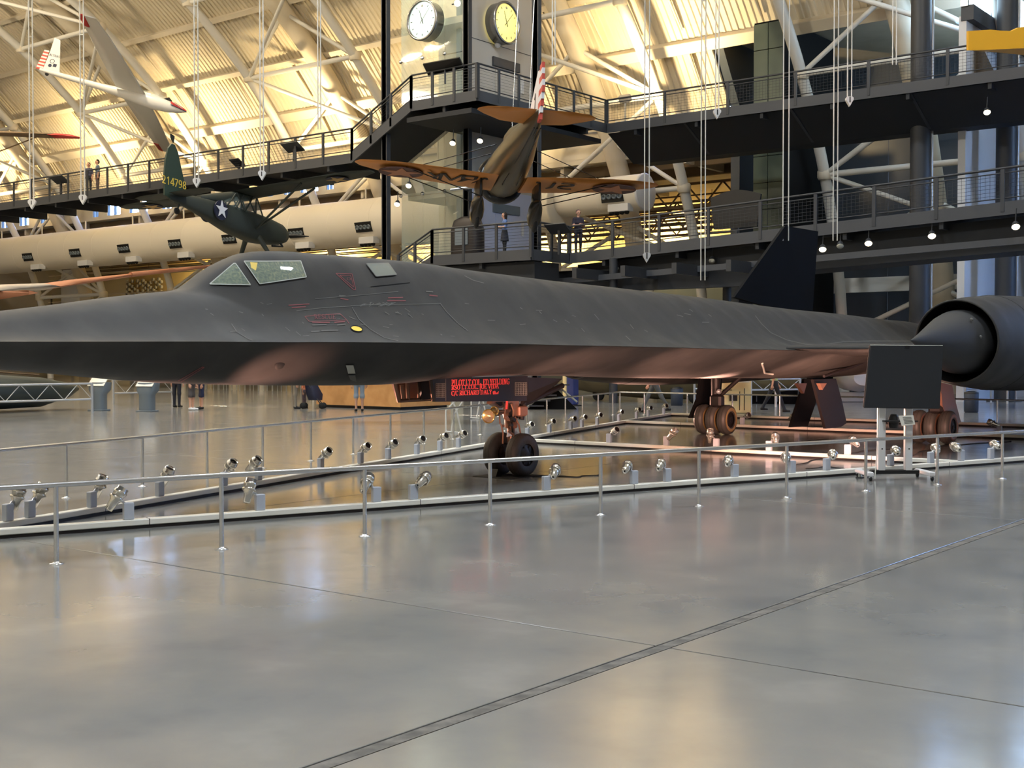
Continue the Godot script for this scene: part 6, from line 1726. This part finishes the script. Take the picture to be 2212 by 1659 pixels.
	part(sh, "body", body([[-4.0, 0.5, 0.5, 1.0], [-2.5, 0.9, 0.75, 1.0], [0.0, 1.1, 0.95, 1.05], [3.0, 1.0, 0.9, 1.05], [6.0, 0.5, 0.5, 1.1]], 18), "olive_cloth").rotation.y = 0.1
	part(sh, "tan_cover", body([[-4.4, 0.3, 0.3, 1.7], [-3.0, 0.9, 0.5, 1.6], [-1.6, 1.0, 0.6, 1.5], [-0.8, 0.4, 0.3, 1.6]], 14), "tan_cloth").rotation.y = 0.1
	for z in [-2.5, 2.0]: part(sh, "wheel", MB.new().lathe(Vector3(-0.6, 0.25, z), Vector3(1, 0, 0), [[0.03, 0.0], [0.25, 0.02], [0.25, 0.16], [0.03, 0.18]], 16), "rubber")
	var am := thing("amber_screen_wall", "amber display wall with wiring diagram behind the starboard wheels", "display", fl(1590, 893))
	var b3 := Basis(rgt, Vector3.UP, -fwd)
	part(am, "panel", MB.new().cbox(Vector3(0, 1.0, 0), Vector3(0.95, 2.0, 0.1), 0.02, b3), "amber_panel")
	part(am, "sign_board", MB.new().cbox(rgt * -0.05 + Vector3(0, 1.1, 0) - fwd * 0.25, Vector3(0.8, 0.05, 0.4), 0.01, b3 * Basis(Vector3(1, 0, 0), 0.5)), "paper")
	for q in [[-0.3, 0.75, 0.3, 0.02], [-0.3, 0.6, 0.5, 0.02], [0.1, 0.4, 0.02, 0.6], [0.25, 0.45, 0.02, 0.7], [-0.1, 0.5, 0.25, 0.2]]:
		part(am, "wiring", MB.new().box(rgt * q[0] + Vector3(0, q[1], 0) - fwd * 0.07, Vector3(q[2], q[3], 0.02), b3), "gear_dark")
	var cs := thing("dark_case", "tall black display case behind the lattice barrier", "case", fl(1690, 874))
	part(cs, "case", MB.new().cbox(Vector3(0, 1.2, 0) + fwd * 1.2, Vector3(2.6, 2.4, 0.6), 0.03, b3), "jet_black")
	for k in 3: part(cs, "door_line", MB.new().box(rgt * (-0.8 + 0.8 * k) + Vector3(0, 1.0, 0) + fwd * 0.88, Vector3(0.03, 1.8, 0.02), b3), "kiosk_grey")
	var wh := thing("white_exhibit", "low white exhibit body behind the jet's gear doors", "exhibit", fl(1845, 868))
	part(wh, "body", body([[-1.2, 0.3, 0.25, 0.95], [-0.6, 0.7, 0.5, 0.95], [0.8, 0.7, 0.55, 0.95], [1.4, 0.4, 0.3, 0.95]], 16), "white_paint").basis = b3
	part(wh, "porthole", MB.new().box(Vector3(0, 1.2, 0) - fwd * 0.72, Vector3(0.12, 0.18, 0.1), b3), "gear_dark")
	part(wh, "stand", MB.new().cbox(Vector3(0, 0.2, 0), Vector3(1.6, 0.4, 0.6), 0.02, b3), "galvanised")
	for q in [[1462, 876, "dark blue waste bin near the lattice barrier"], [2098, 891, "dark waste bin under the port engine"]]:
		var w := thing("waste_bin", q[2], "bin", fl(q[0], q[1]))
		part(w, "body", MB.new().lathe(Vector3.ZERO, Vector3.UP, [[0.19, 0.0], [0.22, 0.03], [0.23, 0.6], [0.21, 0.62]], 20), "bin_blue")
		part(w, "lid", MB.new().lathe(Vector3(0, 0.61, 0), Vector3.UP, [[0.23, 0.0], [0.23, 0.04], [0.1, 0.08], [0.001, 0.085]], 20), "black_plastic")
	var bs := thing("blue_sign", "bright blue tilted sign on the lattice barrier under the port engine", "sign", fl(2142, 870))
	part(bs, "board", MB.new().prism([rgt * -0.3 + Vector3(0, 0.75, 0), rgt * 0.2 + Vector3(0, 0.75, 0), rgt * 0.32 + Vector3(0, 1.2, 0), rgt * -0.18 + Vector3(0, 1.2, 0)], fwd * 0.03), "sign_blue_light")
	for k in 3: part(bs, "printed_line", MB.new().box(Vector3(0, 0.85 + 0.12 * k, 0) - fwd * 0.01 + rgt * 0.02 * k, Vector3(0.34, 0.02, 0.01), b3), "blue_banner")
	part(bs, "post", MB.new().box(fwd * 0.06 + Vector3(0, 0.5, 0), Vector3(0.06, 1.0, 0.06), b3), "galvanised")
	# floor stand frames between the kiosk line and the nose wheel
	for q in [[975, 935, 1010, 868, "white bent tube maintenance stand beside the nose wheels"], [1030, 905, 1042, 862, "white forked support leg behind the nose wheels"]]:
		var p := fl(q[0], q[1])
		var fr := thing("tube_stand", q[4], "stand", p)
		var dp := to_px(p).z
		for e in [[0, 0, 6, -40, 26, -70], [22, 2, 12, -45, 2, -72], [-12, -2, -12, -48, 8, -68]]:
			part(fr, "leg", MB.new().tube([od(q[0] + e[0], q[1] + e[1] - 2, dp) - p, od(q[0] + e[2], q[1] + e[3], dp) - p, od(q[0] + e[4], q[1] + e[5], dp) - p], 0.022, 6), "white_steel")
		part(fr, "base_bar", MB.new().tube([od(q[0] - 14, q[1] - 3, dp) - p, od(q[0] + 24, q[1], dp) - p], 0.02, 6), "white_steel")
	# stroller
	var sr := thing("stroller", "dark folding stroller beside the wood counter", "stroller", fl(672, 883))
	for s in [-1, 1]:
		part(sr, "frame_tube", MB.new().tube([rgt * 0.4 + Vector3(0, 0.1, 0) + fwd * 0.2 * s, rgt * 0.1 + Vector3(0, 0.55, 0) + fwd * 0.2 * s, rgt * -0.15 + Vector3(0, 1.05, 0) + fwd * 0.2 * s], 0.02, 6), "dark_steel")
		for k in [-0.25, 0.4]: part(sr, "wheel", MB.new().lathe(rgt * k + Vector3(0, 0.11, 0) + fwd * 0.22 * s, fwd, [[0.01, -0.02], [0.1, -0.015], [0.11, 0.0], [0.1, 0.015], [0.01, 0.02]], 16), "rubber")
	part(sr, "seat", MB.new().loft([rrect(rgt * 0.15 + Vector3(0, 0.3, 0), 0.2, 0.2), rrect(rgt * 0.12 + Vector3(0, 0.5, 0), 0.22, 0.26), rrect(rgt * 0.0 + Vector3(0, 0.85, 0), 0.2, 0.16)]), "star_blue")
	part(sr, "handle", MB.new().tube([rgt * -0.15 + Vector3(0, 1.05, 0) + fwd * 0.2, rgt * -0.2 + Vector3(0, 1.08, 0), rgt * -0.15 + Vector3(0, 1.05, 0) - fwd * 0.2], 0.02, 6), "rubber")
	# row of dark chairs seen as a strip far behind on the left
	for i in 12:
		var p := Vector3(44.0, 0, -56.0 + 1.1 * i)
		var ch := thing("visitor_chair", "small dark visitor chair in the far row below the duct", "chair", p, "row of dark visitor chairs")
		part(ch, "seat", MB.new().cbox(Vector3(0, 0.45, 0), Vector3(0.45, 0.05, 0.45), 0.01), "dark_steel")
		part(ch, "backrest", MB.new().cbox(Vector3(0.22, 0.75, 0), Vector3(0.05, 0.5, 0.45), 0.01), "dark_steel")
		for e in [[-1, -1], [-1, 1], [1, -1], [1, 1]]: part(ch, "leg", MB.new().box(Vector3(0.19 * e[0], 0.22, 0.19 * e[1]), Vector3(0.03, 0.44, 0.03)), "galvanised")
	truss_rail("long thin silver lattice barrier before the far row of chairs", Vector3(39.0, 0, -58), Vector3(39.0, 0, -42), 0.6, 1.0)

# --- people --------------------------------------------------------------------------------------------
func blob(mb: MB, bones: Array, cell: float, kk: float):
	# bones: [a, b, ra, rb, colour]; surface nets of the smooth union
	var lo := Vector3.ONE * 1e9
	var hi := -lo
	for b in bones:
		var r: float = maxf(b[2], b[3]) + kk + cell * 2.0
		for p in [b[0], b[1]]:
			lo = lo.min(p - Vector3.ONE * r)
			hi = hi.max(p + Vector3.ONE * r)
	var n := Vector3i(((hi - lo) / cell).ceil()) + Vector3i.ONE
	var fld := PackedFloat32Array()
	fld.resize(n.x * n.y * n.z)
	fld.fill(0.5)
	var near := PackedFloat32Array()
	near.resize(fld.size())
	near.fill(1e3)
	var own := PackedInt32Array()
	own.resize(fld.size())
	for bi in bones.size():
		var b: Array = bones[bi]
		var pa: Vector3 = b[0]
		var ba: Vector3 = b[1] - pa
		var l2 := maxf(ba.length_squared(), 1e-9)
		var r: float = maxf(b[2], b[3]) + kk + cell * 2.0
		var c0 := Vector3i(((pa.min(b[1]) - Vector3.ONE * r - lo) / cell).floor()).clamp(Vector3i.ZERO, n - Vector3i.ONE)
		var c1 := Vector3i(((pa.max(b[1]) + Vector3.ONE * r - lo) / cell).ceil()).clamp(Vector3i.ZERO, n - Vector3i.ONE)
		for x in range(c0.x, c1.x + 1):
			for y in range(c0.y, c1.y + 1):
				for z in range(c0.z, c1.z + 1):
					var p := lo + Vector3(x, y, z) * cell
					var t := clampf((p - pa).dot(ba) / l2, 0.0, 1.0)
					var d: float = (p - pa - ba * t).length() - lerpf(b[2], b[3], t)
					var i := (x * n.y + y) * n.z + z
					if d < near[i]:
						near[i] = d
						own[i] = bi
					var h := maxf(kk - absf(fld[i] - d), 0.0) / kk
					fld[i] = minf(fld[i], d) - h * h * kk * 0.25
	var vid := {}
	var sy := n.z
	var sx := n.y * n.z
	var offs := [0, sx, sy, sx + sy, 1, sx + 1, sy + 1, sx + sy + 1]
	var edges := [[0, 1], [2, 3], [4, 5], [6, 7], [0, 2], [1, 3], [4, 6], [5, 7], [0, 4], [1, 5], [2, 6], [3, 7]]
	for x in n.x - 1:
		for y in n.y - 1:
			var base := (x * n.y + y) * n.z
			for z in n.z - 1:
				var i := base + z
				var s0 := fld[i] < 0.0
				var same := true
				for k in range(1, 8):
					if (fld[i + offs[k]] < 0.0) != s0:
						same = false
						break
				if same: continue
				var acc := Vector3.ZERO
				var cnt := 0
				for e in edges:
					var a := fld[i + offs[e[0]]]
					var b := fld[i + offs[e[1]]]
					if (a < 0.0) == (b < 0.0): continue
					var t := a / (a - b)
					var pa := Vector3(e[0] & 1, (e[0] >> 1) & 1, e[0] >> 2)
					var pb := Vector3(e[1] & 1, (e[1] >> 1) & 1, e[1] >> 2)
					acc += pa.lerp(pb, t)
					cnt += 1
				vid[i] = [lo + (Vector3(x, y, z) + acc / cnt) * cell, bones[own[i]][4]]
	var put := func(q):
		for j in [0, 1, 2, 0, 2, 3]:
			mb.col = vid[q[j]][1]
			mb.v(vid[q[j]][0])
	for i in vid.keys():
		var a := fld[i]
		for e in [[sx, sy, 1], [sy, 1, sx], [1, sx, sy]]:
			var b := fld[i + e[0]]
			if (a < 0.0) == (b < 0.0): continue
			var q := [i, i - e[1], i - e[1] - e[2], i - e[2]]
			if not (vid.has(q[1]) and vid.has(q[2]) and vid.has(q[3])): continue
			if a < 0.0: q.reverse()
			put.call(q)
func lin(r, g, b) -> Color: return Color(r, g, b).srgb_to_linear()

func person(label: String, at: Vector3, face: Vector3, h: float, s: Dictionary, group := ""):
	var o := thing("person", label, "person", at, group)
	o.basis = Basis.looking_at(Vector3(face.x, 0, face.z).normalized(), Vector3.UP)
	var k := h / 1.75
	var skin: Color = lin(0.78, 0.60, 0.50)
	var shirt: Color = s.shirt
	var leg: Color = s.legs
	var shin: Color = skin if s.get("shorts", false) else leg
	var shoe: Color = s.get("shoe", lin(0.12, 0.12, 0.13))
	var stride: float = s.get("stride", 0.0)
	var bones := []
	var V := func(x, y, z): return Vector3(x, y, z) * k
	for e in [-1.0, 1.0]:
		var sw: float = stride * e
		var hip: Vector3 = V.call(0.095 * e, 0.92, 0)
		var kn: Vector3 = V.call(0.10 * e, 0.50 + 0.02 * absf(stride), -sin(sw) * 0.40)
		var an: Vector3 = V.call(0.10 * e, 0.09 + (0.05 if sw < -0.1 else 0.0), -sin(sw) * 0.78 + (0.10 if sw < 0 else 0.0) * absf(stride))
		bones.append([hip, kn, 0.088 * k, 0.064 * k, leg])
		if s.get("shorts", false):
			bones.append([kn, kn.lerp(an, 0.08), 0.075 * k, 0.072 * k, leg])
			bones.append([kn.lerp(an, 0.1), an, 0.052 * k, 0.036 * k, shin])
		else: bones.append([kn, an, 0.062 * k, 0.048 * k, shin])
		bones.append([an + V.call(0, -0.045, 0.03), an + V.call(0.01 * e, -0.055, -0.16), 0.042 * k, 0.034 * k, shoe])
	bones.append([V.call(-0.07, 0.94, 0), V.call(0.07, 0.94, 0), 0.105 * k, 0.105 * k, leg])
	bones.append([V.call(-0.06, 1.06, 0), V.call(0.06, 1.06, 0), 0.105 * k, 0.105 * k, shirt])
	bones.append([V.call(-0.08, 1.24, 0), V.call(0.08, 1.24, 0), 0.112 * k, 0.112 * k, shirt])
	bones.append([V.call(-0.12, 1.37, 0), V.call(0.12, 1.37, 0), 0.085 * k, 0.085 * k, shirt])
	bones.append([V.call(0, 1.44, 0), V.call(0, 1.54, -0.01), 0.055 * k, 0.052 * k, skin])
	var hands := []
	for e in [-1.0, 1.0]:
		var sh: Vector3 = V.call(0.185 * e, 1.395, 0)
		var el: Vector3
		var wr: Vector3
		if s.get("hold", false):
			el = V.call(0.24 * e, 1.12, -0.03)
			wr = V.call(0.09 * e, 1.13, -0.24)
		else:
			var a: float = -stride * e * 0.8
			el = V.call(0.235 * e, 1.11, -sin(a) * 0.22)
			wr = V.call(0.24 * e, 0.87, -sin(a) * 0.45 - 0.04)
		bones.append([sh, el, 0.056 * k, 0.045 * k, shirt])
		bones.append([el, wr, 0.042 * k, 0.03 * k, shirt if s.get("long", false) else skin])
		hands.append([el, wr, e])
	var mb := MB.new()
	mb.smooth()
	blob(mb, bones, 0.024 * k, 0.05 * k)
	# head
	var hc: Vector3 = V.call(0, 1.635, -0.015)
	var H := func(x, y, z): return hc + Vector3(x, y, z) * k
	mb.smooth()
	var dark := lin(0.10, 0.08, 0.07)
	blob(mb, [[H.call(0, 0.03, 0.015), H.call(0, 0.02, -0.01), 0.092 * k, 0.09 * k, skin], [H.call(0, -0.03, -0.03), H.call(0, -0.075, -0.045), 0.068 * k, 0.045 * k, skin], [H.call(0, 0.0, -0.085), H.call(0, -0.03, -0.105), 0.012 * k, 0.017 * k, skin],
		[H.call(-0.088, -0.01, 0.01), H.call(-0.09, -0.035, 0.01), 0.018 * k, 0.014 * k, skin], [H.call(0.088, -0.01, 0.01), H.call(0.09, -0.035, 0.01), 0.018 * k, 0.014 * k, skin], [H.call(0, -0.1, 0.01), H.call(0, -0.14, 0.01), 0.052 * k, 0.052 * k, skin],
		[H.call(-0.035, 0.0, -0.086), H.call(-0.03, 0.0, -0.086), 0.011 * k, 0.011 * k, dark], [H.call(0.035, 0.0, -0.086), H.call(0.03, 0.0, -0.086), 0.011 * k, 0.011 * k, dark], [H.call(-0.022, -0.062, -0.086), H.call(0.022, -0.062, -0.086), 0.009 * k, 0.009 * k, lin(0.6, 0.33, 0.3)]], 0.011 * k, 0.02 * k)
	for q in hands:
		var d: Vector3 = (q[1] - q[0]).normalized()
		var e: float = q[2]
		var inw := Vector3(-e, 0, 0) if absf(d.x) < 0.6 else Vector3(0, -1, 0)
		var acr := d.cross(inw).normalized()
		var w: Vector3 = q[1]
		var hb := [[w, w + d * 0.075 * k, 0.03 * k, 0.032 * k, skin], [w + d * 0.03 * k + acr * 0.022 * k, w + d * 0.075 * k + acr * 0.03 * k, 0.017 * k, 0.016 * k, skin], [w + d * 0.03 * k - acr * 0.022 * k, w + d * 0.075 * k - acr * 0.028 * k, 0.017 * k, 0.016 * k, skin]]
		for i in 4:
			var a0: Vector3 = w + d * 0.08 * k + acr * (0.032 - 0.021 * i) * k
			var ln: float = [0.034, 0.038, 0.036, 0.028][i] * k
			hb.append([a0, a0 + d * ln + inw * 0.006 * k, 0.0095 * k, 0.009 * k, skin])
			hb.append([a0 + d * ln + inw * 0.006 * k, a0 + d * ln * 1.7 + inw * 0.03 * k, 0.009 * k, 0.008 * k, skin])
		var t0: Vector3 = w + d * 0.03 * k + acr * 0.035 * k
		hb.append([t0, t0 + d * 0.03 * k + acr * 0.02 * k + inw * 0.015 * k, 0.012 * k, 0.011 * k, skin])
		hb.append([t0 + d * 0.03 * k + acr * 0.02 * k + inw * 0.015 * k, t0 + d * 0.055 * k + acr * 0.022 * k + inw * 0.03 * k, 0.011 * k, 0.009 * k, skin])
		mb.smooth()
		blob(mb, hb, 0.0055 * k, 0.007 * k)
	part(o, "body", mb, "skin_cloth")
	var hm := MB.new()
	hm.smooth()
	var hair: Color = s.get("hair", lin(0.14, 0.10, 0.08))
	var hb2 := [[H.call(0, 0.055, 0.02), H.call(0, 0.04, 0.025), 0.092 * k, 0.094 * k, hair], [H.call(0, 0.0, 0.05), H.call(0, -0.04, 0.05), 0.078 * k, 0.06 * k, hair]]
	if s.get("long_hair", false):
		for e in [-1.0, 1.0]: hb2.append([H.call(0.075 * e, 0.0, 0.015), H.call(0.085 * e, -0.17, 0.02), 0.035 * k, 0.03 * k, hair])
		hb2.append([H.call(0, -0.03, 0.06), H.call(0, -0.19, 0.065), 0.075 * k, 0.055 * k, hair])
	blob(hm, hb2, 0.012 * k, 0.03 * k)
	part(o, "hair", hm, "skin_cloth")
	if s.has("hem"):
		var sk := []
		for q in [[0.95, 0.17, 0.13], [0.75, 0.19, 0.16], [0.56, 0.21, 0.18]]:
			var r := []
			for j in 16:
				var t := TAU * j / 16.0
				r.append(V.call(q[1] * cos(t), q[0], q[2] * sin(t)))
			sk.append(r)
		var c := MB.new()
		c.col = s.hem
		part(o, "garment_hem", c.loft(sk, true, false), "skin_cloth")
	if s.get("strap", false):
		var c := MB.new()
		c.col = lin(0.5, 0.12, 0.12)
		part(o, "shoulder_strap", c.tube([V.call(0.12, 1.46, 0.02), V.call(0.09, 1.38, -0.10), V.call(0.02, 1.2, -0.125), V.call(-0.08, 1.02, -0.11), V.call(-0.15, 0.95, -0.02)], 0.03 * k, 8), "skin_cloth")
	return o

func people():
	var away := Vector3(fwd.x, 0, fwd.z).normalized()
	person("person in dark trousers standing at the kiosk beneath the jet nose", fl(382, 880), away + rgt * 0.3, 1.74, {"shirt": lin(0.2, 0.2, 0.25), "legs": lin(0.09, 0.10, 0.14)})
	person("person in grey shorts and white socks beneath the jet nose", fl(414, 886), -away * 0.2 + rgt, 1.78, {"shirt": lin(0.4, 0.35, 0.33), "legs": lin(0.30, 0.27, 0.26), "shorts": true, "shoe": lin(0.85, 0.85, 0.85)})
	person("person in navy shorts beneath the jet nose", fl(435, 884), -away * 0.5 - rgt, 1.7, {"shirt": lin(0.7, 0.7, 0.72), "legs": lin(0.12, 0.16, 0.28), "shorts": true})
	person("person in loose tan trousers beside the stroller", fl(638, 883), rgt + away * 0.2, 1.76, {"shirt": lin(0.3, 0.3, 0.3), "legs": lin(0.50, 0.47, 0.42)})
	person("small child in an orange top by the stroller", fl(657, 882), rgt - away * 0.3, 1.12, {"shirt": lin(0.90, 0.55, 0.38), "legs": lin(0.38, 0.33, 0.36), "long_hair": true})
	person("person in grey blue shorts standing at the wood counter", fl(776, 889), away - rgt * 0.3, 1.8, {"shirt": lin(0.60, 0.65, 0.70), "legs": lin(0.52, 0.57, 0.62), "shorts": true})
	person("man in a white shirt with a red strap striding past the olive aircraft", fl(1414, 891), -rgt, 1.8, {"shirt": lin(0.86, 0.86, 0.86), "legs": lin(0.32, 0.35, 0.36), "stride": 0.52, "strap": true, "long": true})
	person("man in a pale green shirt walking by the lattice barrier", fl(1672, 890), rgt, 1.76, {"shirt": lin(0.62, 0.70, 0.52), "legs": lin(0.13, 0.15, 0.18), "stride": 0.42})
	var w := ox(1090, 545, 39.3)
	person("woman with long dark hair in a blue top at the lower platform railing", Vector3(39.3, 5.9, w.z), Vector3(-1, 0, -0.8), 1.66, {"shirt": lin(0.36, 0.46, 0.66), "legs": lin(0.10, 0.12, 0.16), "hold": true, "long_hair": true, "hem": lin(0.12, 0.14, 0.2)})
	w = ox(1249, 545, 41.9)
	person("man in a dark vest over a white shirt on the lower ramp", Vector3(41.9, 6.0, w.z), Vector3(-0.6, 0, 1.0), 1.78, {"shirt": lin(0.16, 0.14, 0.20), "legs": lin(0.10, 0.11, 0.14), "hold": true, "hair": lin(0.35, 0.25, 0.25)})
	w = ox(192, 400, 39.2)
	person("slim visitor in dark clothes on the long elevated walkway", Vector3(39.2, 10.55, w.z), Vector3(-1, 0, 0.5), 1.70, {"shirt": lin(0.22, 0.24, 0.32), "legs": lin(0.08, 0.09, 0.12)})
	w = ox(211, 400, 39.2)
	person("broad visitor in a slate shirt on the long elevated walkway", Vector3(39.2, 10.55, w.z), Vector3(-1, 0, -0.4), 1.78, {"shirt": lin(0.32, 0.38, 0.44), "legs": lin(0.34, 0.30, 0.30)})
